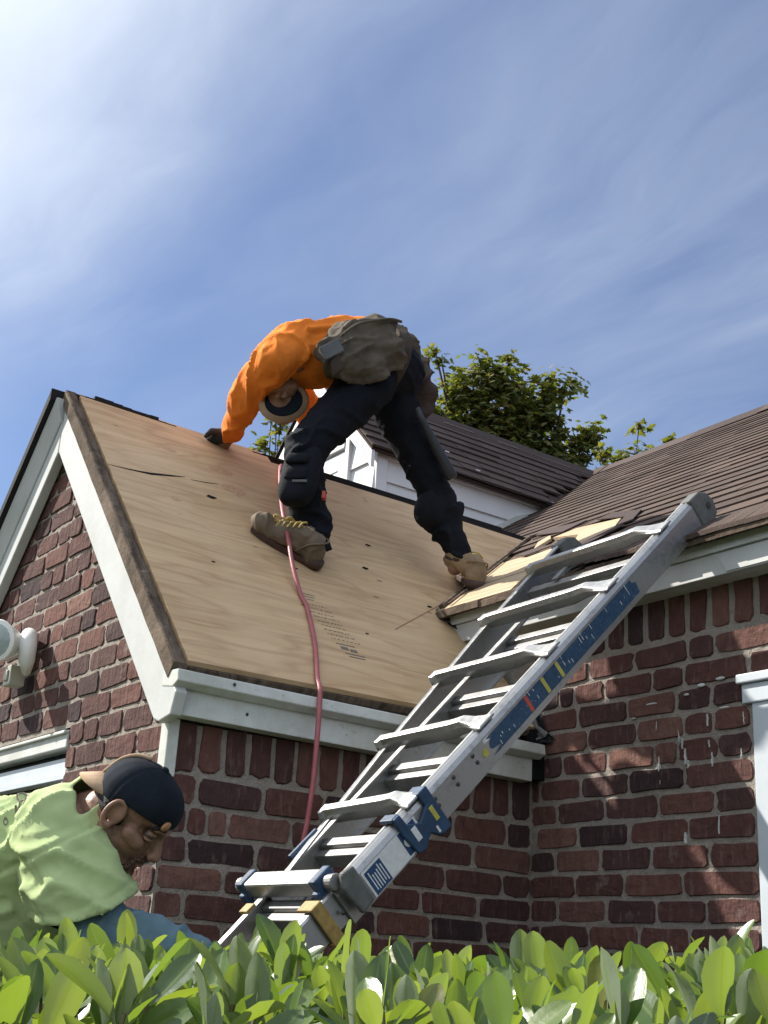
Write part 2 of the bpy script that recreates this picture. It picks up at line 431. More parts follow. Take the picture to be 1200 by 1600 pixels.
def blob(name, prims, mat, parent, voxel=.008, smooth=6, disp=None, cut=None):
    """one continuous skin over overlapping tapered capsules ('c') and ellipsoids ('e')"""
    mb = MB()
    for p in prims:
        if p[0] == 'c': capsule(mb, *p[1:])
        else: mb.superell(*p[1:])
    tmp = add('tmp', mb.mesh(mat)); 
    r = tmp.modifiers.new('r', 'REMESH'); r.mode = 'VOXEL'; r.voxel_size = voxel; r.use_smooth_shade = True
    if smooth:
        sm = tmp.modifiers.new('s', 'SMOOTH'); sm.iterations = smooth; sm.factor = .5
    dg = bpy.context.evaluated_depsgraph_get()
    me = bpy.data.meshes.new_from_object(tmp.evaluated_get(dg))
    bpy.data.objects.remove(tmp)
    n = len(me.vertices); co = np.empty(n*3); me.vertices.foreach_get('co', co); co = co.reshape(-1, 3)
    if disp is not None:
        no = np.empty(n*3); me.vertex_normals.foreach_get('vector', no); no = no.reshape(-1, 3)
        d = np.array([disp(Vector(c), Vector(q)) for c, q in zip(co, no)])
        co = co+no*d[:, None]; me.vertices.foreach_set('co', co.ravel())
    if cut is not None:                      # drop faces where cut(centre) is true
        bm = bmesh.new(); bm.from_mesh(me)
        bmesh.ops.delete(bm, geom=[f for f in bm.faces if cut(f.calc_center_median())], context='FACES')
        bd_ = [v for v in bm.verts if v.is_boundary]
        for _ in range(14):
            new = {}
            for v in bd_:
                nb = [e_.other_vert(v).co for e_ in v.link_edges if e_.is_boundary]
                if len(nb) == 2: new[v] = v.co*.4+(nb[0]+nb[1])*.3
            for v, c_ in new.items(): v.co = c_
        bm.to_mesh(me); bm.free()
    me.materials.clear(); me.materials.append(mat)
    me.polygons.foreach_set('use_smooth', [True]*len(me.polygons)); me.update()
    return add(name, me, parent)
V_ = lambda x, y, z: Vector((x, y, z))
def folds(along, freq=22, amp=.006, stretch=.22, seed=0., sharp=1.6):
    """cloth folds that run along the given direction"""
    a = Vector(along).normalized()
    def f(c, n):
        q = c-a*c.dot(a)*(1-stretch)
        q = q*freq+Vector((seed, seed*1.7, 0))
        q2 = q+Vector((noise.noise(q*.35), noise.noise(q*.35+Vector((5, 0, 0))), noise.noise(q*.35+Vector((0, 9, 0)))))*.9
        r = 1-abs(noise.noise(q2*.5))*2
        q3 = q2*2.3+V_(seed, 3.1, 1.7); r2 = 1-abs(noise.noise(q3*.5))*2
        return amp*(r**3 if r > 0 else 0)*sharp-amp*.5+amp*.38*(r2**3 if r2 > 0 else 0)+noise.noise(c*60)*amp*.08
    return f
# ------------------------------------------------------------------ ground
mb = MB(); n = 40
gz = lambda x, y: -1.55+.62*min(1, max(0, ((x-CAM.x)*.57+(y-CAM.y)*.82-1.0)/1.4))
for i in range(n+1):
    for j in range(n+1):
        x = -6+12*i/n; y = -7+13*j/n; mb.v.append((x, y, gz(x, y)+.02*noise.noise(Vector((x*2, y*2, 0)))))
for i in range(n):
    for j in range(n):
        a = i*(n+1)+j; mb.f.append((a, a+n+1, a+n+2, a+1))
k = len(mb.v)
for x, y in ((-400, -400), (400, -400), (400, 400), (-400, 400)): mb.v.append((x, y, -1.62))
mb.f.append((k, k+1, k+2, k+3))
g = mb.obj('ground', M_ground, smooth=True); g['kind'] = 'structure'

# ------------------------------------------------------------------ the house
L = 1.307                    # where the side wall of the entrance bay meets the main wall
BW = 2.18                    # width of the bay
zt = lambda y: .8137+1.037*y                      # sheathed slope of the bay roof
zl = lambda y: .8137+1.037*(BW-y)                 # its far slope
zm = lambda x: 1.235+.667*(x-1.2)                 # main roof
GZ = -.95
house = thing('brick_house', 'red brick house with white trim, brown shingle roof and stripped plywood bay roof', 'house', (L/2, 1.1, GZ))

def brick_mesh(w, h, seed, proud=.0055):
    rg = random.Random(seed); mb = MB()
    pts = []
    for sx, sz in ((-1, -1), (1, -1), (1, 1), (-1, 1)):
        cx, cz = sx*w/2, sz*h/2; q = min(.011, h*.16)
        a, b = (cx-sx*q, cz), (cx, cz-sz*q)
        if (sx, sz) in ((1, -1), (-1, 1)): a, b = (cx-sx*q, cz), (cx, cz-sz*q)
        else: a, b = (cx, cz-sz*q), (cx-sx*q, cz)
        pts += [a, b]
    out = []
    for i in range(len(pts)):
        a, b = pts[i], pts[(i+1) % len(pts)]; out.append(a)
        if math.hypot(a[0]-b[0], a[1]-b[1]) > .03: out.append(((a[0]+b[0])/2, (a[1]+b[1])/2))
    out = [((x+rg.uniform(-.0036, .0036))*(1-(.08 if rg.random() < .06 else 0)*(h/w)), (z+rg.uniform(-.0030, .0030))*(1-(.14 if rg.random() < .05 else 0))) for x, z in out]
    n = len(out)
    for sc, y, jt in ((.965, proud, .0012), (1.0, proud-.0040, .001), (1.0, -.03, 0)):
        for x, z in out:
            mb.v.append((x-(1-sc)*math.copysign(min(abs(x), .06), x)*1.0, y+rg.uniform(-jt, jt), z*(.945 if sc < 1 else 1)))
    for r in range(2):
        for i in range(n):
            j = (i+1) % n; mb.f.append((r*n+j, r*n+i, (r+1)*n+i, (r+1)*n+j))
    c = len(mb.v); mb.v.append((rg.uniform(-.02, .02), proud+rg.uniform(-.0006, .0006), 0))
    for i in range(n): mb.f.append((c, i, (i+1) % n))
    # make sure the outside faces out
    me = mb.mesh(M_brick, False, 'brick')
    bm = bmesh.new(); bm.from_mesh(me); bmesh.ops.recalc_face_normals(bm, faces=bm.faces); bm.to_mesh(me); bm.free()
    return me
STRETCH = [brick_mesh(.20, .062, i) for i in range(26)]
HEAD = [brick_mesh(.095, .062, 40+i) for i in range(16)]
SOLD = [brick_mesh(.064, .17, 80+i) for i in range(14)]
brick_rng = random.Random(3)
class Field:
    """bricks of one wall: singles as sub-parts, out-of-sight courses joined"""
    def __init__(s, wall, origin, u, nrm): s.wall = wall; s.o = Vector(origin); s.u = Vector(u); s.n = Vector(nrm); s.loose = []
    def brick(s, u0, u1, z0, z1, single=True, soldier=False):
        w, h = u1-u0, z1-z0
        if w < .018: return
        if soldier: me, bw, bh = brick_rng.choice(SOLD), .064, .17
        elif w > .15: me, bw, bh = brick_rng.choice(STRETCH), .20, .062
        else: me, bw, bh = brick_rng.choice(HEAD), .095, .062
        c = s.o+s.u*((u0+u1)/2)+Vector((0, 0, (z0+z1)/2))+s.n*brick_rng.uniform(-.003, .003)
        fx = brick_rng.choice((-1, 1)) if False else 1
        X = s.u if s.u.cross(s.n).z > 0 else -s.u
        tilt = brick_rng.uniform(-.006, .006)
        Xt = X*math.cos(tilt)+Vector((0, 0, 1))*math.sin(tilt); Zt = Xt.cross(s.n)
        if brick_rng.random() < .5: Xt, Zt = -Xt, -Zt
        mw = Matrix((Xt*(w/bw), s.n, Zt*(h/bh))).transposed().to_4x4(); mw.translation = c
        if single:
            o = add('brick', me, s.wall); o.matrix_local = mw
        else: s.loose.append((me, mw))
    def row(s, z0, z1, joints, mt=.012, **k):
        for a, b in zip(joints[:-1], joints[1:]):
            if b < a: a, b = b, a
            s.brick(a+mt/2, b-mt/2, z0+mt/2+brick_rng.uniform(-.001, .001), z1-mt/2+brick_rng.uniform(-.001, .001), **k)
    def join(s):
        if not s.loose: return
        bm = bmesh.new()
        for me, mw in s.loose:
            t = me.copy(); t.transform(mw); bm.from_mesh(t); bpy.data.meshes.remove(t)
        me = bpy.data.meshes.new('brickwork'); bm.to_mesh(me); bm.free(); me.materials.append(M_brick)
        o = add('brickwork', me, s.wall); o['kind'] = 'stuff'

def rough_sheet(mb, o, u, v, nu, nv, inside, nrm, amp=.003):
    """mortar bed: an uneven sheet on the wall plane"""
    o, u, v, nrm = Vector(o), Vector(u), Vector(v), Vector(nrm); idx = {}
    for i in range(nu+1):
        for j in range(nv+1):
            p = o+u*(i/nu)+v*(j/nv); q = p+nrm*(.0005+amp*.7*noise.noise(p*38)+amp*.8*noise.noise(p*90))
            idx[i, j] = len(mb.v); mb.v.append(tuple(q))
    for i in range(nu):
        for j in range(nv):
            c = o+u*((i+.5)/nu)+v*((j+.5)/nv)
            if inside(c):
                f = (idx[i, j], idx[i+1, j], idx[i+1, j+1], idx[i, j+1])
                if u.cross(v).dot(nrm) < 0: f = f[::-1]
                mb.f.append(f)

# ---- gable wall (sunlit, left)
WIN = (.715, 1.80, -.20, .655)                  # y0 y1 z0 z1 of its window
mb = MB()
inA = lambda c: c.z < min(zt(c.y), zl(c.y))-.03 and not (WIN[0] < c.y < WIN[1] and WIN[2] < c.z < WIN[3])
rough_sheet(mb, (0, 0, GZ), (0, BW, 0), (0, 0, 2.95), 110, 148, inA, (-1, 0, 0))
mb.bx(.03, .10, 0.003, WIN[0], GZ, .74); mb.bx(.03, .10, WIN[1], BW, GZ, .74)
mb.prism([(.04, .0, .74), (.04, BW, .74), (.04, BW/2, .74+1.08)], (.06, 0, 0))
wallA = mb.obj('wall', M_mortar, house, smooth=False)
FA = Field(wallA, (0, 0, 0), (0, 1, 0), (-1, 0, 0))
ra = random.Random(12)
for k in range(-21, 18):
    z0 = .601+.0745*k; z1 = z0+.0745
    lo = max(0.0, (z1-.8137+.10)/1.037); hi = min(BW, BW-(z1-.8137+.10)/1.037)
    if hi-lo < .06: continue
    js = [0.0 if k % 2 else -.105]
    while js[-1] < BW:
        r_ = ra.random()
        js.append(js[-1]+(.213 if r_ < .60 else .108 if r_ < .90 else .165)+ra.uniform(-.008, .008))
    for a, b in zip(js[:-1], js[1:]):
        a, b = max(a, lo), min(b, hi)
        if b-a < .035: continue
        if z1 > WIN[2] and z0 < WIN[3]-.02:
            if a < WIN[0] < b: b = WIN[0]
            elif a >= WIN[0]-.01 and b <= WIN[1]+.01: continue
            elif a < WIN[1] < b: a = WIN[1]
            if b-a < .035: continue
        FA.row(z0, z1, [a, b], single=(z0 > -.05 and (a < 1.62)))
FA.join()

# ---- shaded side wall of the bay
mb = MB()
rough_sheet(mb, (0, 0, GZ), (L, 0, 0), (0, 0, 1.72), 66, 86, lambda c: True, (0, -1, 0))
mb.bx(.12, L, .035, .10, GZ, .74)
wallB = mb.obj('wall', M_mortar, house)
FB = Field(wallB, (0, 0, 0), (1, 0, 0), (0, -1, 0))
sj = [.082, .162, .240, .322, .398, .474, .552, .632, .712, .794, .876, .960, 1.048, 1.132, 1.213, 1.300]
FB.row(.468, .640, sj, mt=.018, soldier=True)
FB.row(.462, .640, [0.0, .078], mt=.008)
rowsB = [[0, .093, .301, .503, .607, .79, .982, 1.2, L], [0, .072, .132, .197, .401, .611, .72, .839, 1.067, L], [0, .08, .297, .50, .71, .755, .96, 1.188, L],
         [0, .199, .41, .62, .66, .87, 1.09, L], [0, .086, .292, .50, .71, .91, 1.12, L]]
zB = [.468, .383, .306, .231, .162, .090]
for i, r in enumerate(rowsB): FB.row(zB[i+1], zB[i], r)
rb = random.Random(5); z = .090; i = 0
while z > GZ:
    js = [0, .105 if i % 2 else .21]
    while js[-1] < L-.12: js.append(js[-1]+.212)
    js.append(L); FB.row(z-.0748, z, js, single=(z > -.02)); z -= .0748; i += 1
FB.join()

# ---- main wall, right of the inner corner
WC = (-2.05, -.905, -.9, .800)
mb = MB()
inC = lambda c: not (WC[0] < c.y < WC[1] and c.z < WC[3])
rough_sheet(mb, (L, -3.4, GZ), (0, 3.4, 0), (0, 0, 2.16), 170, 108, inC, (-1, 0, 0))
rough_sheet(mb, (L, 0, 1.1), (0, .35, 0), (0, 0, .3), 6, 6, lambda c: c.z < 1.21, (-1, 0, 0))
rough_sheet(mb, (L, BW+.02, GZ), (0, 3.0, 0), (0, 0, 2.16), 60, 60, lambda c: True, (-1, 0, 0))
mb.bx(L+.03, L+.12, -.88, .9, GZ, 1.2); mb.bx(L+.03, L+.12, -3.4, -2.1, GZ, 1.2); mb.bx(L+.03, L+.12, 2.2, 5.2, GZ, 1.2)
wallC = mb.obj('wall', M_mortar, house)
FC = Field(wallC, (L, 0, 0), (0, 1, 0), (-1, 0, 0))
sy = [-.005-.0835*i for i in range(40)]
for a, b in zip(sy[:-1], sy[1:]): FC.row(.972, 1.135, [b, a], mt=.019, soldier=True, single=(a > -1.15))
rowsC = [[0, -.09, -.26, -.459, -.672, -.769, -1.0, -1.21], [0, -.127, -.194, -.329, -.531, -.653, -.885], [0, -.04, -.213, -.428, -.624, -.755, -.89],
 [0, -.06, -.257, -.465, -.648, -.76, -.89], [0, -.055, -.144, -.344, -.535, -.624, -.771, -.892], [0, -.04, -.226, -.43, -.647, -.892], [0, -.122, -.329, -.547, -.755, -.895],
 [0, -.03, -.216, -.429, -.656, -.895], [0, -.114, -.313, -.514, -.73, -.897], [0, -.205, -.409, -.632, -.898], [0, -.126, -.337, -.534, -.713, -.90], [0, -.05, -.264, -.464, -.651, -.90]]
z = .970
for i, r in enumerate(rowsC):
    FC.row(z-.0736, z, r[::-1], mt=.0135); z -= .0736
    if i == 1: FC.row(z, z+.0736, [-.889-.212*q for q in range(6)][::-1], single=False)
    if i == 0: FC.row(z, z+.0736, [-3.3+.212*q for q in range(10)], single=False)
    else:
        FC.row(z, z+.0736, [-3.36+.1*(i % 2)+.212*q for q in range(7)], single=False)
i = 0
while z > GZ:
    js = [0, -.11 if i % 2 else -.21]
    while js[-1] > -.78: js.append(js[-1]-.212)
    js.append(-.90); FC.row(z-.0736, z, js[::-1], single=(z > .0))
    FC.row(z-.0736, z, [-3.36+.1*(i % 2)+.212*q for q in range(7)], single=False)
    z -= .0736; i += 1
for i in range(28):
    FC.row(1.05-.0736*i-.0736, 1.05-.0736*i, [BW+.02+.1*(i % 2)+.212*q for q in range(14)], single=False)
FC.join()
# white paint runs and spatters on the main wall
rp = random.Random(21); 
for (y, z0, z1, wd) in [(-.548, .70, .735, .004), (-.555, .575, .63, .006), (-.558, .54, .565, .005), 
                        (-.74, .70, .735, .006), (-.743, .64, .66, .004), (-.752, .585, .625, .006), (-.770, .40, .45, .007), 
                        (-.632, .665, .70, .005), (-.645, .645, .675, .006), (-.655, .60, .645, .010), (-.664, .588, .61, .005), (-.868, .69, .725, .006), (-.855, .60, .625, .005), (-.648, .38, .41, .010)]:
    mb = MB(); k = 7; ptsL, ptsR = [], []
    for q in range(k):
        zz = z0+(z1-z0)*q/(k-1); ww = wd*.6*(.35+.65*math.sin(math.pi*min(1, .15+q/(k-1)*.8)))*rp.uniform(.7, 1.1); yy = y+rp.uniform(-.0015, .0015)
        ptsL.append(Vector((L-.0085, yy-ww/2, zz))); ptsR.append(Vector((L-.0085, yy+ww/2, zz)))
    mb.prism(ptsL+ptsR[::-1], (.012, 0, 0)); mb.obj('paint_drip', M_oldwhite, wallC)
for (y, z, wy, wz) in [(-.53, .79, .05, .006), (-.72, .82, .03, .012), (-.80, .745, .04, .006), (-.665, .80, .02, .008), (-.79, .83, .035, .010), (-.455, .755, .02, .005)]:
    mb = MB(); mb.superell((L-.006, y, z), (.004, 0, 0), (0, wy/2, 0), (0, 0, wz/2), 1, 1, 10, 6); mb.obj('paint_drip', M_oldwhite, wallC, True)

# ---- white corner strip, window left, window right
mb = MB(); mb.bx(-.016, .018, -.012, .034, .452, .606); mb.obj('corner_strip', M_oldwhite, house, bevel=.003)
y0, y1, z0, z1 = WIN
win = MB(); win.bx(-.010, .05, y0, y1, z1-.055, z1); win.bx(-.022, .05, y0, y1, z1-.012, z1-.001); win.bx(.004, .05, y0, y0+.012, z0, z1-.057)
win.bx(.002, .05, y0, y1, z0, z0+.04)
wn = win.obj('window', M_oldwhite, house, bevel=.003)
fr = MB(); fr.bx(.016, .05, y0+.014, y1-.01, z1-.128, z1-.080); fr.bx(.008, .05, y0+.014, y1-.01, z1-.150, z1-.130); fr.bx(.014, .05, y0+.014, y0+.06, z0+.04, z1-.152)
fr.obj('sash', M_trimblue, wn, bevel=.002)
MB().bx(.055, .07, y0, y1, z0, z1).obj('pane', M_window, wn)
win = MB(); win.bx(L-.008, L+.05, WC[1]-.095, WC[1]+.008, GZ, .775); win.bx(L-.028, L+.05, WC[0]-.04, WC[1]+.045, .800, .826); win.bx(L-.016, L+.05, WC[1]-.10, WC[1]+.035, .745, .799)
win.bx(L-.008, L+.05, WC[0], WC[1]-.096, .70, .798)
wn = win.obj('window', M_trimblue, house, bevel=.004)
fr = MB(); fr.bx(L+.012, L+.05, WC[1]-.15, WC[1]-.097, -.4, .698); fr.bx(L+.012, L+.05, WC[0]+.05, WC[1]-.151, .64, .698); fr.bx(L+.012, L+.05, WC[0], WC[0]+.05, -.4, .698)
fr.obj('sash', M_trimblue, wn, bevel=.002)
MB().bx(L+.055, L+.065, WC[0], WC[1], -.9, .75).obj('pane', M_window, wn)

# ---- rake boards and eaves of the bay
e = (1, 0, 0)
def along(zf, y0, y1, d0, d1, x0, x1, name, mt, bv=.002, cut=None, par=None):
    pts = [Vector((x0, y0, zf(y0)-d0)), Vector((x0, y1, zf(y1)-d0)), Vector((x0, y1, zf(y1)-d1)), Vector((x0, y0, zf(y0)-d1))]
    if cut: pts = cut(pts)
    return MB().prism(pts, (x1-x0, 0, 0)).obj(name, mt, par or house, bevel=bv)
rk = MB().prism([(-.048, -.098, .662), (-.048, 1.088, zt(1.088)-.045), (-.048, 1.088, zt(1.088)-.235), (-.048, .022, zt(.022)-.235), (-.048, -.012, .590), (-.048, -.078, .602)], (.036, 0, 0)).obj('rake_board', M_white, house, bevel=.004)
# weathered board and shingle remains along the rake
ed = []; q = 120
for i in range(q+1):
    a = -.074+1.168*i/q; nz = lambda k, f: noise.noise(Vector((a*f, k, 0)))
    x0 = -.053+.002*nz(1, 14); x1 = -.012+.006*nz(2, 18)+.004*nz(3, 50); h = .009+.003*nz(4, 25); dn = V_(0, .72, -.694)*.040
    ed.append([V_(x0, a, zt(a)+h-.003), V_(x0+.006, a, zt(a)+h), V_(x1-.006, a, zt(a)+h+.002*nz(5, 40)), V_(x1, a, zt(a)+h-.006), V_(x1, a, zt(a)-.004)+dn, V_(x0, a, zt(a)-.004)+dn])
EDGE = ed
ROOF_EDGE_LATER = 1
lz = MB()
along(zl, 1.094, BW+.02, .105, .235, -.048, -.012, 'rake_board', M_white, .004)
cr = MB().prism([(-.010, 1.10, zl(1.10)-.103), (-.052, 1.10, zl(1.10)-.103), (-.082, 1.10, zl(1.10)-.012), (-.010, 1.10, zl(1.10)-.012)], (0, BW+.06-1.10, -1.037*(BW+.06-1.10))).obj('crown_moulding', M_white, house, bevel=.003)
along(zl, 1.115, BW+.14, -.038, .006, -.100, 2.1, 'far_roof_slope', M_black, 0)
# crown board and fascia over the side wall
fb = MB().prism([(-.046, -.066, .6085), (-.046, -.066, .684), (-.046, -.010, .684), (-.046, -.010, .6085)], (1.292, 0, -.018)).obj('fascia_board', M_oldwhite, house, bevel=.002)
cb_ = MB().prism([(-.050, -.078, .676), (-.050, -.106, .690), (-.050, -.102, .722), (-.050, -.012, .727), (-.050, -.012, .686)], (1.318, 0, -.016)).obj('crown_board', M_oldwhite, house, bevel=.003)
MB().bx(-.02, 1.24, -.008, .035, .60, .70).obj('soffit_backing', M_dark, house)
rg = random.Random(31)
for (y, x) in ((-.067, .19), (-.067, .70), (-.108, .12), (-.067, 1.05)):
    MB().superell((x, y, .64 if y > -.1 else .706), (.005, 0, 0), (0, .002, 0), (0, 0, .005), 1, 1, 8, 6).obj('nail_head', M_rivet, house, True)
# plywood sheets and what lies under them
sheet1 = [(-.004, -.066), (.80, -.058), (.80, 1.055), (.77, 1.074), (-.004, 1.086)]
sheet2 = [(.803, -.058), (1.292, -.050), (1.292, .300), (1.215, .398), (1.30, .455), (2.17, 1.022), (1.45, 1.036), (.803, 1.030)]
def on_roof(poly, top, thick):
    pts = [Vector((x, y, zt(y)+top)) for x, y in poly]; return MB().prism(pts, Vector((0, .72, -.694))*thick)
on_roof(sheet1, .012, .016).obj('plywood_sheet', M_ply, house)
on_roof(sheet2, .008, .016).obj('plywood_sheet', M_ply, house)
on_roof([(-.03, -.060), (1.295, -.046), (1.295, .29), (1.22, .39), (2.2, 1.03), (-.03, 1.08)], -.012, .02).obj('roof_deck', M_oldwood, house)
# felt left along the ridge
fe = MB(); q = 60
for i in range(q):
    x0_, x1_ = -.02+2.25*i/q, -.02+2.25*(i+1)/q; yr = 1.074-.035*min(1, x0_/1.2)
    h = .020+.006*noise.noise(Vector((x0_*7, 0, 0)))+(.012 if .05 < x0_ < .28 else 0)
    if .36 < x0_ < .72: h -= .010
    fe.prism([Vector((x0_, yr+.004, zt(yr)+h)), Vector((x0_, yr+.10, zt(yr)+h-.02)), Vector((x0_, yr+.10, zt(yr)-.10)), Vector((x0_, yr+.004, zt(yr)-.012))], (x1_-x0_, 0, 0))
fe.obj('ridge_felt', M_black, house)
# knots, a crack and dark slivers in the sheathing
def mark(name, pts, mt, lift=.0138, par=house):
    return MB().prism([Vector((x, y, zt(y)+lift)) for x, y in pts], Vector((0, .72, -.694))*.002).obj(name, mt, par)
cr_ = [(-.004, .704), (.05, .709), (.11, .716), (.165, .725), (.20, .734), (.245, .744), (.31, .759), (.245, .737), (.195, .724), (.16, .714), (.11, .710), (.05, .706)]
mark('crack', cr_, M_dark); mark('crack', [(.33, .752), (.40, .763), (.452, .772), (.40, .760)], M_dark)
for kx, ky, a, b, mt in ((.386, .684, .034, .011, M_dark), (.60, .42, .012, .004, M_dark), (.95, .52, .022, .006, M_dark), (1.05, .66, .020, .005, M_dark), (.25, .35, .012, .004, M_dark), (1.16, .40, .018, .004, M_dark), (.75, .19, .012, .004, M_dark)):
    a, b = a*.62, b*.7
    mark('knot', [(kx+a*math.cos(t*.7)*(1+.35*math.sin(3*t)), ky+b*math.sin(t*.7)*(1+.3*math.cos(2*t))) for t in range(9)], mt)
M_knot = plain('knot_wood', (.47, .30, .18), .7, var=.22, scale=90)
for kx, ky, a, b in ((.513, .767, .052, .022), (.502, .864, .050, .020), (.30, .90, .03, .012), (.22, .62, .02, .01)):
    mark('knot', [(kx+a*math.cos(t*math.pi/9), ky+b*math.sin(t*math.pi/9)) for t in range(18)], M_knot, .0130)
# faint mill stamp and the chalk line
rg = random.Random(77); st = MB()
def dash(x, y, w_, h_): st.prism([Vector((x+px*w_, y+py*h_, zt(y+py*h_)+.0134)) for px, py in ((0, 0), (1, 0), (1, 1), (0, 1))], Vector((0, .72, -.694))*.001)
for ln in range(9):
    yy = .262-.016*ln; x = .545+.004*ln
    while x < .635+.006*ln:
        ww = rg.uniform(.003, .012); dash(x, yy, ww, rg.uniform(.001, .003)); x += ww+rg.uniform(.003, .008)
dash(.595, .098, .028, .011); dash(.628, .095, .026, .010); dash(.600, .083, .075, .003); dash(.610, .073, .060, .003); dash(.585, .116, .07, .003)
for i in range(3): dash(.560+.002*i, .305-.011*i, .05-.01*i, .002)
st.obj('mill_stamp', M_print, house)['kind'] = 'stuff'
M_chalk = plain('faint_chalk', (.30, .14, .09), .8)
mark('chalk_line', [(.90, .247), (1.30, .470), (1.302, .4685), (.902, .2455)], M_chalk, .0100)

# ---- main roof: old deck, bare boards near the valley, courses of shingles
dk = MB()
dk.prism([(1.172, -3.4, zm(1.172)-.006), (4.25, -3.4, zm(4.25)-.006), (4.25, -3.4, zm(4.25)-.03), (1.172, -3.4, zm(1.172)-.03)], (0, 8.8, 0))
dk.prism([(4.25, -3.4, zm(4.25)-.006), (7.4, -3.4, zm(4.25)-2.1), (7.4, -3.4, zm(4.25)-2.13), (4.25, -3.4, zm(4.25)-.03)], (0, 8.8, 0))
roofm = dk.obj('main_roof', M_oldwood, house)
valley_y = lambda x: .406+.643*(x-1.2)
BARE = [(1.16, .45), (1.78, .80), (1.80, .62), (2.05, .60), (2.04, .42), (1.87, .10), (1.70, -.02), (1.50, .05), (1.32, .02), (1.16, -.12)]
def in_poly(x, y, P):
    c = False
    for (x0, y0), (x1, y1) in zip(P, P[1:]+P[:1]):
        if (y0 > y) != (y1 > y) and x < (x1-x0)*(y-y0)/(y1-y0)+x0: c = not c
    return c
rg = random.Random(4)
def shingles(mb, O, a, b, nrm, rows, e0, s0, s1, ok, tab=.30, lift=.011):
    O, a, b, nrm = Vector(O), Vector(a).normalized(), Vector(b).normalized(), Vector(nrm).normalized()
    for i in range(rows):
        s = s0; first = rg.uniform(.15, 1)
        while s < s1:
            w_ = tab*rg.uniform(.55, 1.1)*first; first = 1; c = O+a*(s+w_/2)+b*(e0*(i+.5))
            if ok(c):
                h = lift*rg.uniform(.8, 1.25); g = .002; jj = rg.uniform(-.003, .003)
                p = [O+a*(s+g)+b*(e0*i+jj), O+a*(s+w_-g)+b*(e0*i+jj), O+a*(s+w_-g)+b*(e0*(i+1)+.02), O+a*(s+g)+b*(e0*(i+1)+.02)]
                k = len(mb.v)
                mb.v += [tuple(p[0]+nrm*h), tuple(p[1]+nrm*h), tuple(p[2]+nrm*.001), tuple(p[3]+nrm*.001), tuple(p[0]-nrm*.001), tuple(p[1]-nrm*.001), tuple(p[2]-nrm*.001), tuple(p[3]-nrm*.001)]
                mb.f += [(k, k+1, k+2, k+3), (k, k+4, k+5, k+1), (k+1, k+5, k+6, k+2), (k+3, k+7, k+4, k)]
            s += w_
sb = Vector((1, 0, .667)).normalized(); sn = Vector((-.667, 0, 1)).normalized()
def okm(c):
    if in_poly(c.x, c.y, BARE): return False
    if c.y > -.1 and c.x < 2.2 and c.y > valley_y(c.x)-.05: return False
    if c.x < 2.3 and c.y > 1.0: return False
    if c.y > 2.12 and c.y < 3.18 and c.x < 3.3: return False
    return c.x < 4.24
mb = MB()
shingles(mb, (1.172+.075, 0, zm(1.172+.075)), (0, 1, 0), sb, sn, 27, .1335, -3.4, 5.3, okm, lift=.0075)
sh = mb.obj('shingle_course', M_shingle, roofm); sh['kind'] = 'stuff'
# smooth starter strip hanging over the eave, lifted where the shingles were torn away
ss = MB(); q = 70
for i in range(q):
    ya, yb = -3.4+3.1*i/q, -3.4+3.1*(i+1)/q
    wv = .006*noise.noise(Vector((ya*5, 2, 0)))+(.030*max(0, (ya+.75)/.45) if ya > -.75 else 0)
    ss.prism([Vector((1.158, ya, zm(1.158)+.000+wv)), Vector((1.158, ya, zm(1.158)+.014+wv)), Vector((1.275, ya, zm(1.275)+.016)), Vector((1.275, ya, zm(1.275)+.004))], (0, yb-ya, 0))
ss.obj('starter_strip', M_shingle, roofm)
# ridge cap and ridge line
for (xa, xb, zz) in ((4.13, 4.26, .018),):
    mb = MB(); rgc = random.Random(2); y = -3.4
    while y < 5.3:
        h = rgc.uniform(0, .012)
        mb.prism([Vector((xa, y, zm(xa)+.006+h)), Vector((4.25, y, zm(4.25)+.028+h)), Vector((4.38, y, zm(4.13)+.006)), Vector((4.25, y, zm(4.25)-.02))], (0, .30, 0)); y += .27
    rc = mb.obj('ridge_cap', M_shingle2, roofm); rc['kind'] = 'stuff'
# bare roof boards
def plank(x0, x1, y0, y1, h, mt, jag=0, nm='roof_board'):
    P = [(x0, y0), (x1, y0)]
    P += [(x1+rg.uniform(-jag, jag), y0+(y1-y0)*t) for t in (.25, .5, .75)]+[(x1, y1), (x0, y1)]
    P += [(x0+rg.uniform(-jag, jag), y0+(y1-y0)*t) for t in (.75, .5, .25)]
    return MB().prism([Vector((x, y, zm(x)+h)) for x, y in P], sn*-.012).obj(nm, mt, roofm)
def poly_board(P, h, mt, nm='roof_board', th=.012):
    return MB().prism([Vector((x, y, zm(x)+h)) for x, y in P], sn*-th).obj(nm, mt, roofm)
poly_board([(1.176, .40), (1.42, .545), (1.42, .14), (1.176, -.02)], .004, M_fresh)
poly_board([(1.424, .548), (1.77, .765), (1.72, .36), (1.60, .16), (1.424, .12)], .006, M_fresh)
poly_board([(1.54, .085), (1.70, .01), (1.86, .13), (1.98, .50), (1.93, .585), (1.80, .30)], .016, M_fresh)
poly_board([(1.80, .56), (1.93, .60), (2.02, .70), (1.95, .70)], .016, M_fresh)
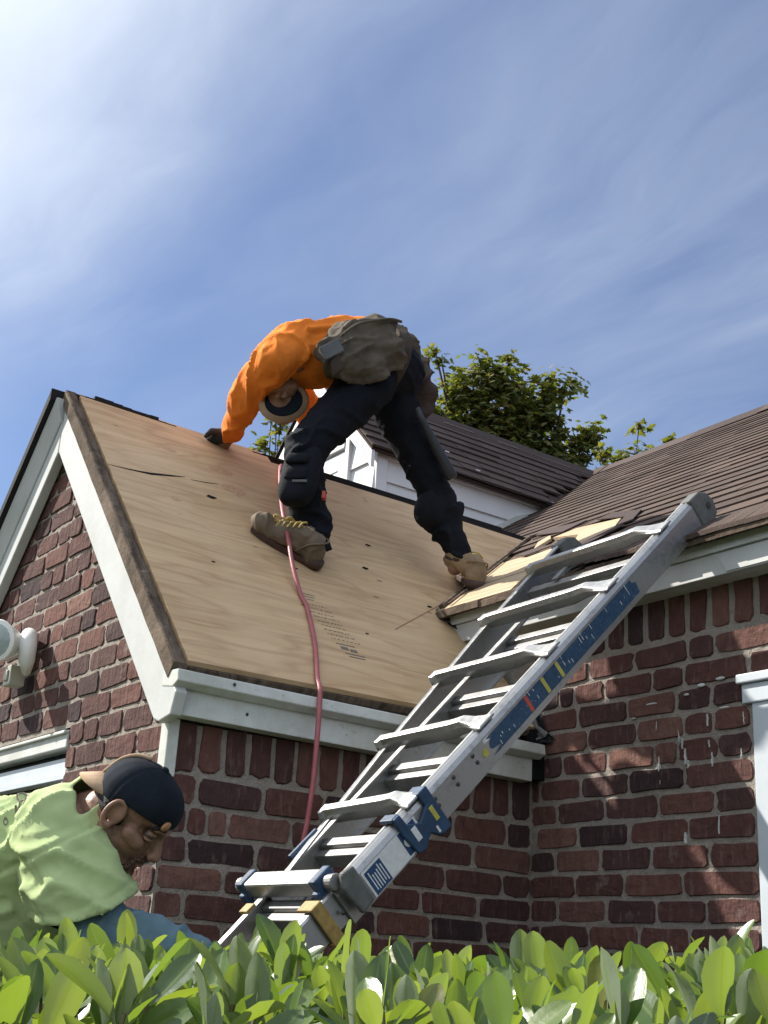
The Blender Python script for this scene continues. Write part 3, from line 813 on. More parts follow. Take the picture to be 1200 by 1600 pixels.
# valley strips (edge of old flashing) and torn shingle edges
vp = [(1.19, .385), (1.5, .585), (1.8, .778), (2.19, 1.03)]
MB().tube([Vector((x, y-.012, zm(x)+.013)) for x, y in vp], .010, 6).obj('valley_edge', M_oldwood, roofm)
MB().tube([Vector((x, y-.055, zm(x)+.016)) for x, y in vp[:3]], .005, 6).obj('valley_edge', M_oldwood, roofm)
tr = random.Random(9)
for P in ([(1.30, .03), (1.50, .06), (1.70, -.01), (1.68, -.06), (1.48, -.02), (1.28, -.04)], [(1.70, .0), (1.86, .11), (2.02, .42), (2.07, .38), (1.9, .06), (1.72, -.06)], [(1.74, .30), (1.80, .57), (1.78, .66), (1.70, .50)],
          [(2.0, .60), (2.16, .95), (2.24, .98), (2.10, .56)]):
    poly_board(P, .018, M_shingle2, 'torn_shingle', .004)
# eave of the main wall: decking edge, fascia in two bands, soffit
de = MB(); q = 44
for i in range(q):
    ya, yb = .392-3.8*i/q, .392-3.8*(i+1)/q
    x0 = 1.166+tr.uniform(-.005, .004); h = tr.uniform(-.004, .005)
    de.prism([Vector((x0, ya, zm(1.17)-.002+h)), Vector((x0, ya, zm(1.17)-.026)), Vector((1.23, ya, zm(1.23)-.030)), Vector((1.23, ya, zm(1.23)-.004))], (0, yb-ya, 0))
de.obj('deck_edge', M_oldwood, house)
MB().prism([(1.205, .372, 1.168), (1.205, .378, 1.212), (1.235, .378, 1.212), (1.235, .372, 1.168)], (0, -3.7, 0)).obj('fascia_board', M_oldwhite, house, bevel=.002)
MB().prism([(1.214, .28, 1.100), (1.214, .34, 1.166), (1.235, .34, 1.166), (1.235, .28, 1.100)], (0, -3.6, 0)).obj('fascia_board', M_white, house, bevel=.002)
MB().bx(1.237, L+.02, -3.4, .20, 1.104, 1.118).obj('soffit', M_oldwhite, house)
MB().prism([(1.216, -.90, 1.1045), (1.216, -.868, 1.160), (1.2095, -.868, 1.160), (1.2095, -.90, 1.1045)], (0, -2.3, 0)).obj('fascia_lit_patch', M_white, house)  # thin white panel shaped like the sunlit stretch of the fascia
# crumpled flashing at both ends of the little slope below the eave
def crumple(path, wdir, wd, seed, mt, nm='flashing'):
    mb = MB(); rgf = random.Random(seed); rows_ = []
    for p in path:
        r_ = []
        for j in range(5):
            r_.append(Vector(p)+Vector(wdir)*(wd*(j/4-.5))+Vector((rgf.uniform(-1, 1), rgf.uniform(-1, 1), rgf.uniform(-1, 1)))*.012)
        rows_.append(r_)
    for a, b in zip(rows_[:-1], rows_[1:]):
        for j in range(4):
            k = len(mb.v); mb.v += [tuple(a[j]), tuple(a[j+1]), tuple(b[j+1]), tuple(b[j])]; mb.f += [(k, k+1, k+2), (k, k+2, k+3)]
    o = mb.obj(nm, mt, house); so_ = o.modifiers.new('t', 'SOLIDIFY'); so_.thickness = .003
    return o
crumple([(1.19, .385, 1.225), (1.20, .35, 1.19), (1.225, .31, 1.155), (1.25, .27, 1.11), (1.268, .24, 1.075), (1.28, .20, 1.03)], (.5, -.6, .6), .06, 5, M_flash)
crumple([(1.20, .36, 1.205), (1.215, .33, 1.175), (1.235, .29, 1.14), (1.26, .25, 1.10)], (.6, -.3, .3), .06, 6, M_black)
crumple([(1.285, .05, .87), (1.285, .01, .83), (1.28, -.03, .79), (1.285, -.07, .745), (1.29, -.10, .715)], (.3, -.7, .3), .07, 15, M_black)
crumple([(1.275, .02, .85), (1.27, -.02, .80), (1.275, -.06, .755), (1.28, -.085, .735)], (.3, -.4, .5), .045, 16, M_flash)
MB().bx(1.25, L, -.06, .04, .60, .76).obj('dark_gap', M_dark, house)  # near-black block, the darkness of the open gap put into its colour

# ---- dormer on the main roof
DX, D0, D1 = 2.04, 2.10, 3.18; DC = (D0+D1)/2; zd = lambda y: 3.25-1.037*abs(y-DC)
cr = MB()
cr.prism([(DX+.012, D0+.012, 1.75), (DX+.012, D1-.012, 1.75), (DX+.012, D1-.012, zd(D1)-.04), (DX+.012, DC, 3.19), (DX+.012, D0+.012, zd(D0)-.04)], (1.5, 0, 0))
dw = cr.obj('dormer', M_siding, house)
zz = 1.80
while zz < 2.60:
    z1_ = min(zz+.165, 2.605)
    MB().prism([(DX+.07, D0-.016, zz), (DX+.07, D0-.002, z1_), (DX+.07, D0+.010, z1_), (DX+.07, D0+.010, zz)], (1.45, 0, 0)).obj('siding_board', M_siding, dw)
    zz += .1655
MB().bx(DX-.004, DX+.068, D0-.020, D0+.010, 1.75, 2.655).obj('corner_board', M_siding, dw, bevel=.003)
for a_, b_, o_ in ((2.592, 2.604, .026), (2.607, 2.622, .034), (2.625, 2.658, .020)):
    MB().bx(DX+.06, DX+1.50, D0-o_, D0+.01, a_, b_).obj('frieze_board', M_siding, dw)
zz = 2.06; 
while zz < 3.1:
    z1_ = min(zz+.17, 3.13); hw = (3.20-max(zz, 2.66))/1.037-.03 if z1_ > 2.70 else (D1-D0)/2
    hw = min(hw, (D1-D0)/2)
    if z1_ > 2.05: MB().prism([(DX-.016, DC-hw, zz), (DX-.002, DC-hw, z1_), (DX+.010, DC-hw, z1_), (DX+.010, DC-hw, zz)], (0, 2*hw, 0)).obj('siding_board', M_siding, dw)
    zz += .1705
wd_ = MB(); wd_.bx(DX-.030, DX+.01, 2.325, 2.365, 2.0, 2.765); wd_.bx(DX-.030, DX+.01, 2.915, 2.955, 2.0, 2.765); wd_.bx(DX-.036, DX+.01, 2.366, 2.914, 2.715, 2.765)
wd_.bx(DX-.020, DX+.01, 2.366, 2.44, 2.0, 2.700); wd_.bx(DX-.020, DX+.01, 2.441, 2.914, 2.60, 2.700)
wdo = wd_.obj('window', M_siding, dw, bevel=.003)
MB().bx(DX-.012, DX+.01, 2.441, 2.914, 2.0, 2.599).obj('pane', M_window, wdo)
# dormer roof
ds = Vector((0, -1, -1.037)).normalized()
mb = MB()
xe = lambda y: 1.2+(zd(y)-1.235)/.667
for sgn, y_e in ((-1, 2.03), (1, 3.25)):
    ye = y_e; ze = zd(ye)
    P = [Vector((1.965, DC, 3.25)), Vector((1.965, ye, ze)), Vector((xe(ye)+.02, ye, ze)), Vector((xe(DC)+.02, DC, 3.25))]
    mb.prism([p-Vector((0, 0, .014)) for p in P], Vector((0, sgn*.72, .694))*-.02)
dr = mb.obj('dormer_roof', M_shingle2, house)
mb = MB()
for sgn, y_e in ((-1, 2.015), (1, 3.265)):
    shingles(mb, (1.95, y_e, zd(y_e)+.004), (1, 0, 0), (0, -sgn, 1.037), (0, sgn*.72, .694), 9, .098, 0, 2.4, lambda c: c.x < xe(c.y)-.02 and c.z < 3.27, .28, .012)
o = mb.obj('shingle_course', M_shingle2, dr); o['kind'] = 'stuff'
mb = MB()
for sgn in (-1, 1):
    mb.prism([Vector((1.945, DC, 3.268)), Vector((1.945, DC+sgn*.12, zd(DC+.12)+.018)), Vector((1.945, DC+sgn*.12, zd(DC+.12)+.006)), Vector((1.945, DC, 3.256))], (2.25, 0, 0))
mb.obj('ridge_cap', M_shingle2, dr)
for sgn, y_e in ((-1, 2.03), (1, 3.25)):
    MB().prism([Vector((1.962, DC, 3.218)), Vector((1.962, y_e, zd(y_e)-.03)), Vector((1.962, y_e, zd(y_e)-.125)), Vector((1.962, DC, 3.12))], (.022, 0, 0)).obj('rake_board', M_siding, dr)
MB().prism([Vector((2.35, D0-.022, zm(2.35)+.01)), Vector((2.35, D0-.022, zm(2.35)+.045)), Vector((xe(2.03)-.25, D0-.022, zm(xe(2.03)-.25)+.045)), Vector((xe(2.03)-.12, D0-.022, zm(xe(2.03)-.12)+.01))], (0, .03, 0)).obj('step_flashing', M_oldwhite, dr)
for (x, y) in ((2.35, 2.30), (2.75, 2.10), (2.6, 2.2)):
    MB().box((x, y, zd(y)+.018), (.014, 0, 0), (0, -.004, -.004), (0, -.0015, .0015)).obj('shingle_chip', M_stickerwhite, dr)

# ------------------------------------------------------------------ floodlight on the gable
fl = thing('floodlight', 'white twin floodlight with grey motion sensor on the sunlit brick gable', 'floodlight', (-.01, 1.17, .95))
mb = MB(); mb.superell((-.02, 1.165, .965), (.022, 0, 0), (0, .055, 0), (0, 0, .055), .5, .9, 20, 10); mb.obj('mounting_plate', M_lampwhite, fl, True)
def lamp(c, aim, armf):
    c, aim = Vector(c), Vector(aim).normalized(); mb = MB()
    mb.tube([c-aim*.075, c-aim*.06, c-aim*.02, c+aim*.012, c+aim*.03, c+aim*.032], [.022, .046, .060, .066, .074, .070], 24)
    h = mb.obj('lamp_head', M_lampwhite, fl, True)
    mb = MB(); mb.superell(c+aim*.026, aim*.012, aim.cross((0, 0, 1)).normalized()*.066, aim.cross(aim.cross((0, 0, 1))).normalized()*.066, 1, 1, 24, 10)
    mb.obj('lens', M_lampglass, h, True)
    MB().tube([Vector(armf), (Vector(armf)+c)/2+Vector((-.01, 0, .0)), c-aim*.05], [.013, .015, .017], 12).obj('arm', M_lampwhite, fl, True)
lamp((-.15, 1.065, .972), (-.72, -.50, -.12), (-.04, 1.09, .975))
lamp((-.13, 1.33, 1.02), (-.5, .65, .05), (-.03, 1.21, .985))
mb = MB(); mb.tube([(-.035, 1.13, 1.02), (-.06, 1.06, 1.01), (-.075, 1.02, .965), (-.07, 1.02, .915), (-.05, 1.06, .88)], [.018, .028, .032, .028, .014], 14); mb.obj('swivel_arm', M_lampwhite, fl, True)
mb = MB(); mb.bx(-.085, -.03, 1.12, 1.185, .845, .915); mb.bx(-.092, -.084, 1.135, 1.17, .86, .898); mb.obj('motion_sensor', M_lampbeige, fl, bevel=.006)

# ------------------------------------------------------------------ ladder leaning on the eave of the main wall
LD = Vector((.6984, 0, .7157)); LN = Vector((-.7157, 0, .6984)); LO = Vector((.05, 0, .175))
P = lambda s, y, h: LO+LD*s+LN*h+Vector((0, y, 0))
lad = thing('ladder', 'scuffed aluminium multi-position ladder with blue locks leaning against the roof eave', 'ladder', (-1.05, -.62, GZ))
def loft(sections, name, mt, parent, bevel=0, smooth=False):
    mb = MB(); n = len(sections[0])
    for sec in sections: mb.v += [tuple(p) for p in sec]
    for i in range(len(sections)-1):
        for j in range(n):
            a, b = i*n+j, i*n+(j+1) % n; mb.f.append((a, b, b+n, a+n))
    mb.f.append(tuple(range(n-1, -1, -1))); mb.f.append(tuple(range((len(sections)-1)*n, len(sections)*n)))
    me = mb.mesh(mt, smooth, name)
    bm = bmesh.new(); bm.from_mesh(me); bmesh.ops.recalc_face_normals(bm, faces=bm.faces); bm.to_mesh(me); bm.free()
    o = add(name, me, parent)
    if bevel:
        b = o.modifiers.new('bevel', 'BEVEL'); b.width = bevel; b.segments = 2; b.limit_method = 'ANGLE'; b.angle_limit = math.radians(35)
    return o
CH = [(0, -.088), (-.002, -.018), (.002, -.006), (.010, .001), (.018, -.002), (.023, .002), (.031, .001), (.031, -.004), (.018, -.007), (.010, -.008), (.006, -.018), (.006, -.080), (.032, -.081), (.032, -.086), (.012, -.089)]
yR = lambda s: -.800
YL = [(-.2, -.545), (0, -.522), (.155, -.478), (.544, -.390), (1.088, -.288), (1.70, -.222)]
def yLf(s):
    for (a, ya), (b, yb) in zip(YL[:-1], YL[1:]):
        if s <= b: return ya+(yb-ya)*(s-a)/(b-a)
    return YL[-1][1]
so_ = loft([[P(s, -.800+u, h) for u, h in CH] for s in (-.035, .3, .8, 1.3, 1.62)], 'stile', M_alu, lad)
loft([[P(s, yLf(s)-u, h) for u, h in CH] for s in (-.035, .155, .544, 1.088, 1.60)], 'stile', M_alu, lad)
CI = [(0, -.078), (0, -.008), (.003, -.003), (.024, -.003), (.024, -.008), (.005, -.010), (.005, -.072), (.024, -.073), (.024, -.078)]
sg = lambda s: (GZ-LO.z)/LD.z
s_b = (GZ+.03-LO.z)/LD.z
yi = lambda s: -.512+.040*(s+.2)
loft([[P(s, -.790+u, h) for u, h in CI] for s in (s_b, 0, 1.03)], 'inner_stile', M_alu, lad)
loft([[P(s-(.06 if (s > 1 and h < -.04) else 0), yi(s)-u, h) for u, h in CI] for s in (s_b, 0, 1.09)], 'inner_stile', M_alu, lad)
for y in (-.785, yi(-1.5)-.01):
    MB().box(P(s_b+.01, y, -.04), LD*.035, (0, .022, 0), LN*.05).obj('rubber_foot', M_greycap, lad, bevel=.008)
def rung(s, tilt=0):
    a, b = yLf(s)-.002, -.806; secs = []
    prof = [(0, .020, .020), (.03, .022, .018), (.06, .015, .021), (.4, .015, .021), (.72, .015, .021), (.82, .017, .018), (.89, .021, .011), (.95, .028, .006), (1.0, .031, .004)]
    for t, wd, ht in prof:
        y = a+(b-a)*t; hc = .004 if t < .8 else .005
        ds = tilt*(t-.5)
        if t > .75: hc += .005*math.exp(-((t-.83)/.05)**2)
        secs.append([P(s+ds+wd*cx, y, hc+ht*cz) for cx, cz in ((-1, -1), (-1.05, .2), (-.8, 1), (.8, 1), (1.05, .2), (1, -1))])
    loft(secs, 'rung', M_alu, lad, .003)
for s in (1.455, 1.152, .846, .540, .250): rung(s, .02)
for s in (1.02, .735, .440, .155, -.06, -.35, -.64, -.93, -1.22):
    a, b = yi(s)-.004, -.786; up = MB()
    up.box(P(s+.012, (a+b)/2, -.034), LD*.014, (0, (b-a)/2, 0), LN*.012)
    up.box(P(s-.016, (a+b)/2, -.052), LD*.012, (0, (b-a)/2, 0), LN*.019)
    up.obj('inner_rung', M_aludull, lad, bevel=.003)
a, b = yLf(1.152)-.01, -.79
MB().box(P(1.36, (a+b)/2, -.035), LD*.017, (0, (b-a)/2, 0), LN*.011).obj('brace', M_aludull, lad, bevel=.003)
MB().box(P(1.395, a-.12, -.015), LD*.035, (0, .010, 0), LN*.004).obj('brace', M_aludull, lad, bevel=.002)
# lowest bar with its two locks
MB().box(P(-.022, -.610, .012), LD*.024, (0, .165, 0), LN*.020).obj('rung', M_alu, lad, bevel=.006)
for y in (-.455, -.765):
    mb = MB(); mb.box(P(-.022, y, .012), LD*.028, (0, .014, 0), LN*.025); mb.box(P(-.050, y, -.018), LD*.010, (0, .012, 0), LN*.030)
    lk = mb.obj('lock', M_navy, lad, bevel=.005)
    MB().tube([P(-.022, y+(.015 if y > -.6 else -.015), .012), P(-.022, y+(.045 if y > -.6 else -.048), .012)], [.017, .019], 16).obj('lock_pin', M_aludull, lk, bevel=.003)
MB().prism([P(.022, -.835, .020), P(.020, -.835, -.070), P(-.022, -.835, -.075), P(-.030, -.835, .0), P(-.012, -.835, .026)], (0, .018, 0)).obj('lever', M_greycap, lad, bevel=.006)
def band(s, w_, y0, y1, h0, h1, nm, mt, t=.008):
    mb = MB()
    mb.box(P(s, (y0+y1)/2, h1), LD*w_, (0, (y1-y0)/2, 0), LN*t*.5); mb.box(P(s, y0, (h0+h1)/2), LD*w_, (0, t*.5, 0), LN*((h1-h0)/2+t*.5))
    mb.box(P(s, (y0+y1)/2, h0), LD*w_, (0, (y1-y0)/2, 0), LN*t*.5)
    return mb.obj(nm, mt, lad, bevel=.003)
band(-.088, .016, -.800, -.745, -.086, .004, 'yellow_band', M_mustard)
MB().box(P(-.088, yi(0)-.008, -.001), LD*.014, (0, .018, 0), LN*.005).obj('yellow_band', M_mustard, lad, bevel=.002)
# blue sliding lock
mb = MB(); y = -.803
lockp = band(.284, .016, -.806, -.762, -.096, .006, 'sliding_lock', M_navy, .012)
mb = MB()
mb.prism([P(.272, y, -.02), P(.300, y, -.04), P(.292, y, -.102), P(.262, y, -.098), P(.240, y, -.076), P(.205, y, -.094), P(.185, y, -.088), P(.176, y, -.03), P(.178, y, .012), P(.198, y, .012), P(.200, y, -.018), P(.232, y, -.040)], (0, -.010, 0)).obj('lock_plate', M_navy, lockp, bevel=.003)
MB().box(P(.187, -.784, .009), LD*.012, (0, .024, 0), LN*.005).obj('lock_strap', M_navy, lockp, bevel=.003)
MB().box(P(.276, y-.0105, -.048), LD*.0065, (0, .001, 0), LN*.018).obj('yellow_insert', M_yellow, lockp, bevel=.001)
MB().box(P(.207, y-.0105, -.050), LD*.008, (0, .001, 0), LN*.017).obj('pale_insert', M_stickerwhite, lockp, bevel=.001)
MB().box(P(.262, y-.0105, -.082), LD*.003, (0, .001, 0), LN*.008).obj('pale_insert', M_stickerwhite, lockp)
mb = MB(); mb.box(P(.135, yLf(.135)+.003, -.010), LD*.05, (0, .006, 0), LN*.016); mb.obj('sliding_lock', M_navy, lad, bevel=.003)
# end caps
def cap(s, y0, y1, nm='end_cap'):
    mb = MB(); mb.prism([P(s, y0, -.092), P(s, y0, .004), P(s+.055, y0, .002), P(s+.085, y0, -.016), P(s+.098, y0, -.050), P(s+.085, y0, -.088), P(s+.05, y0, -.102)], (0, y1-y0, 0))
    c = mb.obj(nm, M_greycap, lad, bevel=.006, seg=3)
    MB().tube([P(s+.062, y0-.002, -.05), P(s+.062, y0-.0005, -.05)], .010, 12).obj('cap_screw', M_rivet, c)
cap(1.612, -.806, -.764); cap(1.595, yLf(1.6)-.034, yLf(1.6)+.005)
# stickers and rivets on the near stile
def patch(s0, s1, h0, h1, mt, nm, lift=.0006, par=None, y=-.8018, jag=0):
    rg = random.Random(int(s0*1000)); pts = []
    if jag:
        pts = [P(s0+rg.uniform(0, jag)*(2 if i % 2 else .4), y, h0+(h1-h0)*i/6) for i in range(7)]+[P(s1-rg.uniform(0, jag), y, h1+(h0-h1)*i/5) for i in range(6)]
    else: pts = [P(s0, y, h0), P(s0, y, h1), P(s1, y, h1), P(s1, y, h0)]
    return MB().prism(pts, (0, -lift, 0)).obj(nm, mt, par or lad)
stk = patch(.515, 1.245, -.071, -.025, M_sticker, 'warning_sticker', .0008, jag=.022)
for s, mt in ((.692, M_red), (.770, M_yellow), (.838, M_yellow)): patch(s-.006, s+.006, -.069, -.026, mt, 'sticker_stripe', .0012, stk)
rg = random.Random(50)
for i in range(26):
    s = rg.uniform(.55, 1.21); h = rg.uniform(-.066, -.032)
    if min(abs(s-q) for q in (.692, .770, .838)) < .012: continue
    patch(s, s+rg.uniform(.0012, .0022), h, h+rg.uniform(.005, .018), M_stickerwhite, 'sticker_line', .0011, stk)
patch(.485, .510, -.058, -.040, M_yellow, 'sticker_scrap', jag=.006); patch(.505, .535, -.032, -.022, M_stickerwhite, 'sticker_scrap', jag=.006)
lb = patch(.040, .232, -.084, -.020, M_stickerwhite, 'instruction_label', .0006)
b1 = patch(.046, .100, -.083, -.026, M_stickerblue, 'label_panel', .0010, lb); b2 = patch(.168, .226, -.080, -.022, M_stickerblue, 'label_panel', .0010, lb)
for i in range(6):
    s = .054+.0075*i; patch(s, s+.0028, -.078+rg.uniform(0, .006), -.036+rg.uniform(-.006, .006), M_stickerwhite, 'label_line', .0014, b1)
MB().superell(P(.184, -.8032, -.052), LD*.012, (0, .0006, 0), LN*.012, 1, 1, 18, 8).obj('label_disc', M_stickerwhite, b2, True)
for a_, b_, c_, d_ in ((.200, .218, -.038, -.035), (.200, .218, -.070, -.067), (.199, .202, -.070, -.035), (.216, .219, -.070, -.035)): patch(a_, b_, c_, d_, M_stickerwhite, 'label_line', .0014, b2)
for s, h in ((.461, -.030), (.463, -.050), (.382, -.030), (.382, -.050), (.307, -.032), (.306, -.050), (-.045, -.05)):
    MB().superell(P(s, -.802, h), LD*.0055, (0, .003, 0), LN*.0055, 1, 1, 12, 8).obj('rivet', M_rivet, lad, True)

loft(EDGE, 'roof_edge', M_oldwood, house)
# ------------------------------------------------------------------ red hose over the roof
hp = [(.90, 1.09, 1.915), (.832, 1.0, zt(1.0)+.018), (.726, .80, 1.693), (.617, .58, 1.520), (.556, .42, 1.362), (.538, .34, 1.236), (.540, .28, 1.130), (.535, .225, zt(.225)+.026), (.492, .10, zt(.10)+.024), (.455, .02, zt(.02)+.026), (.418, -.052, zt(-.052)+.026),
      (.400, -.100, .738), (.386, -.126, .66), (.380, -.135, .58), (.378, -.135, .48), (.372, -.130, .37), (.362, -.125, .28), (.350, -.125, .10), (.345, -.14, -.2), (.33, -.2, -.6), (.25, -.35, -.92)]
def smooth_path(pts, k=6):
    pts = [Vector(p) for p in pts]; out = []
    for i in range(len(pts)-1):
        p0, p1, p2, p3 = pts[max(i-1, 0)], pts[i], pts[i+1], pts[min(i+2, len(pts)-1)]
        for j in range(k):
            t = j/k; out.append(.5*((2*p1)+(p2-p0)*t+(2*p0-5*p1+4*p2-p3)*t*t+(3*p1-p0-3*p2+p3)*t**3))
    return out+[pts[-1]]
mb = MB(); mb.tube(smooth_path(hp), .0076, 12); tag(mb.obj('air_hose', M_hose, None, True), 'dusty red air hose running down the plywood and over the eave', 'hose')

# ------------------------------------------------------------------ roofer bending over on the plywood
V = Vector
roofer = thing('person', 'person in orange shirt and dark trousers bent over on the plywood roof', 'person', (1.0, .49, zt(.49)))
hipL, kneeL, ankL = V((.835, .43, 2.030)), V((.570, .405, 1.665)), V((.665, .475, 1.405))
hipR, kneeR, ankR = V((1.000, .56, 2.130)), V((1.235, .52, 1.755)), V((1.362, .488, 1.475))
pel, wai, che, nek = V((.965, .505, 2.165)), V((.86, .52, 2.215)), V((.665, .55, 2.140)), V((.575, .60, 2.045))
shL, shR = V((.475, .47, 2.035)), V((.69, .80, 2.20))
elL, wrL, haL = V((.497, .715, 1.970)), V((.575, .965, 1.922)), V((.582, 1.03, 1.905))
elR, wrR, haR = V((.93, .95, 2.10)), V((.97, 1.03, 1.985)), V((1.0, 1.06, 1.945))
hd = V((.600, .615, 1.955))
blob('body', [('c', pel, .105, wai, .095, (0, 1, 0), 1.2), ('c', wai, .095, che, .10, (0, 1, 0), 1.2), ('c', che, .10, nek, .06), ('c', nek, .055, hd, .055), ('e', hd, (.078, 0, 0), (0, .070, 0), (0, 0, .092)),
    ('c', shL, .05, elL, .04), ('c', elL, .038, wrL, .026), ('c', wrL, .026, haL, .03), ('c', che, .08, shL, .05), ('c', che, .08, shR, .05), ('c', shR, .05, elR, .04), ('c', elR, .038, wrR, .026), ('c', wrR, .026, haR, .032),
    ('c', pel, .09, hipL, .085), ('c', pel, .09, hipR, .085), ('c', hipL, .08, kneeL, .05), ('c', kneeL, .05, ankL, .035), ('c', hipR, .08, kneeR, .05), ('c', kneeR, .05, ankR, .035),
    ('c', hd+V((-.045, -.045, -.004)), .016, hd+V((-.062, -.062, -.022)), .013), ('e', hd+V((-.035, -.045, .030)), (.045, 0, 0), (0, .04, 0), (0, 0, .045)),
    ('c', ankL, .03, ankL+V((-.04, .02, -.02)), .03), ('c', ankR, .03, ankR+V((-.01, .02, -.02)), .03)], M_skin, roofer, .009, 5)
f1 = folds((-.9, .1, -.35), 21, .013, .22, 3.1); f2 = folds((.1, .35, -.5), 24, .010, .3, 7.7)
def shirt_disp(c, n): return f1(c, n) if c.x > .56 and c.y < .75 else f2(c, n)
blob('shirt', [('c', pel+V((-.05, 0, .01)), .128, wai, .122, (0, 1, 0), 1.22), ('c', wai, .122, che+V((.0, 0, .005)), .122, (0, 1, 0), 1.25), ('c', che, .122, nek+V((.03, -.02, .03)), .075, (0, 1, 0), 1.25),
    ('c', che+V((-.07, -.03, .005)), .10, shL, .072), ('c', che+V((-.02, .06, .02)), .10, shR, .07), ('c', shL, .074, elL, .060), ('c', elL, .058, wrL+V((-.004, -.02, .004)), .044), ('c', shR, .07, elR, .058), ('c', elR, .056, wrR, .042),
    ('c', wai+V((-.03, -.03, -.05)), .085, che+V((-.02, -.02, -.05)), .085)], M_orange, roofer, .0075, 7, shirt_disp,
    cut=lambda c: (c-(hd+V((0, 0, .02)))).length < .07)
# trousers
kn = folds((.6, .6, .1), 24, .012, .3, 11.3)
def leg_disp(c, n):
    k_ = 1.0 if c.z < 1.75 else .45
    return kn(c, n)*k_
blob('trousers', [('c', pel+V((-.045, -.01, -.01)), .125, pel+V((.05, .03, .01)), .128, (0, 1, 0), 1.12), ('c', pel+V((-.06, -.03, -.02)), .11, hipL+V((0, .01, 0)), .112), ('c', pel+V((.04, .02, 0)), .115, hipR+V((.05, 0, .02)), .105), ('c', hipL, .104, kneeL, .068), ('c', kneeL, .066, ankL+V((0, 0, .04)), .060), ('c', hipR+V((.02, 0, -.01)), .100, kneeR, .066), ('c', kneeR, .066, kneeR+V((.05, -.01, -.13)), .066), ('c', kneeR+V((.05, -.01, -.13)), .064, ankR+V((-.005, 0, .04)), .053),
    ('c', ankL+V((.01, 0, .06)), .070, ankL+V((.016, -.012, -.015)), .064)], M_navycloth, roofer, .0075, 6, leg_disp)
# knee pads
mb = MB(); mb.superell(kneeL+V((-.004, -.016, -.080)), V((-.042, -.042, 0)), V((.046, -.046, 0)), V((.022, .006, .118)), .6, .75, 26, 14)
kp = mb.obj('knee_pad', M_kneepad, roofer, True)
for dz, hh in ((.005, .020), (-.05, .026)):
    MB().superell(kneeL+V((-.040, -.050, dz-.045)), V((-.016, -.014, 0)), V((.030, -.030, 0)), V((.004, .001, hh)), .5, .6, 18, 10).obj('pad_segment', M_kneepad, kp, True)
MB().box(kneeL+V((-.040, -.074, -.128)), (.018, -.018, 0), (-.003, -.003, 0), (0, 0, .0045)).obj('pad_badge', M_kneegrey, kp, bevel=.001)
mb = MB()
for dz in (-.06, -.155): mb.tube([kneeL+V((.01, -.012, dz))+V((.078*math.cos(t), .078*math.sin(t), 0)) for t in [q*math.pi/8 for q in range(17)]], .012, 8)
MB().box(kneeL+V((.067, -.065, -.150)), (.010, .012, 0), (.005, -.004, 0), (0, 0, .013)).obj('red_tag', M_red, kp, bevel=.002)
mb = MB(); mb.superell(kneeR+V((.014, -.008, -.075)), V((-.073, 0, .02)), V((0, -.070, 0)), V((.035, 0, .092)), .8, .9, 24, 14); mb.obj('knee_pad', M_kneepad, roofer, True)
mb = MB(); mb.superell(kneeR+V((.090, -.02, -.110)), V((.024, 0, 0)), V((0, .05, 0)), V((.022, 0, .075)), .7, .8, 16, 10); mb.obj('knee_pad', M_kneepad, roofer, True)
# boots
def boot(heel, fwd, up, ankle, name, mt, length=.285):
    f = V(fwd).normalized(); u = V(up).normalized(); f = (f-u*f.dot(u)).normalized(); s_ = u.cross(f)
    H = V(heel); Q = lambda a, b, c: H+f*a+s_*b+u*c
    w_ = folds((.3, .2, .8), 30, .004, .5, 2.2)
    up2 = (V(ankle)+V((0, 0, .01))-Q(.050, 0, .07)).normalized(); col = Q(.050, 0, .07)+up2*max(.07, (V(ankle)-Q(.050, 0, .07)).length+.012)
    b = blob(name, [('c', Q(.040, 0, .046), .036, Q(.045, 0, .075), .040), ('c', Q(.05, 0, .052), .038, Q(.14, 0, .046), .036, tuple(s_), 1.02), ('c', Q(.14, 0, .042), .036, Q(length-.055, .004, .040), .033, tuple(s_), 1.28), ('e', Q(length-.060, .003, .046), f*.052, s_*.045, u*.036),
        ('c', Q(.050, 0, .070), .043, col, .046), ('c', Q(.075, 0, .078), .040, Q(.165, 0, .056), .033), ('c', col, .049, col+up2*.012, .049), ('c', Q(.03, 0, .05), .040, Q(.03, 0, .03), .039)], mt, roofer, .005, 3, w_)
    so_ = MB(); n = 22; lo, hi = [], []
    for i in range(n):
        t = 2*math.pi*i/n; x = length*.47+math.cos(t)*length*.46; wd = .0425*(1.05 if x > length*.45 else .92)
        y = math.copysign(abs(math.sin(t))**.62, math.sin(t))*wd
        lo.append(Q(x, y, .0)); hi.append(Q(x, y*1.02, .020))
    loft([lo, [p+u*.004 for p in lo], hi], 'sole', M_sole, b, .002)
    MB().superell(Q(.022, 0, .016), f*.042, s_*.040, u*.020, .6, .7, 18, 8).obj('heel', M_sole, b, True)
    MB().tube(smooth_path([Q(.085, -.040, .030), Q(.055, -.043, .075), Q(.020, -.034, .098), Q(.003, 0, .104), Q(.020, .034, .098), Q(.055, .043, .075), Q(.085, .040, .030)], 4), .0035, 6).obj('seam', mt, b, True)
    ring = [col+up2*.004+(f*math.cos(t)+s_*math.sin(t))*.047 for t in [2*math.pi*q/20 for q in range(21)]]
    MB().tube(ring, .006, 8).obj('padded_collar', M_leatherdk, b, True)
    lc = random.Random(3)
    for i in range(6):
        a = .10+.018*i; zc = .118-.0095*i
        MB().tube([Q(a, -.030, zc-.012), Q(a+.004, -.012, zc+.004), Q(a+.012, .012, zc+.004), Q(a+.014, .030, zc-.012)], .0035, 6).obj('lace', M_lace, b, True)
    return b
up_r = V((0, -.72, .694))
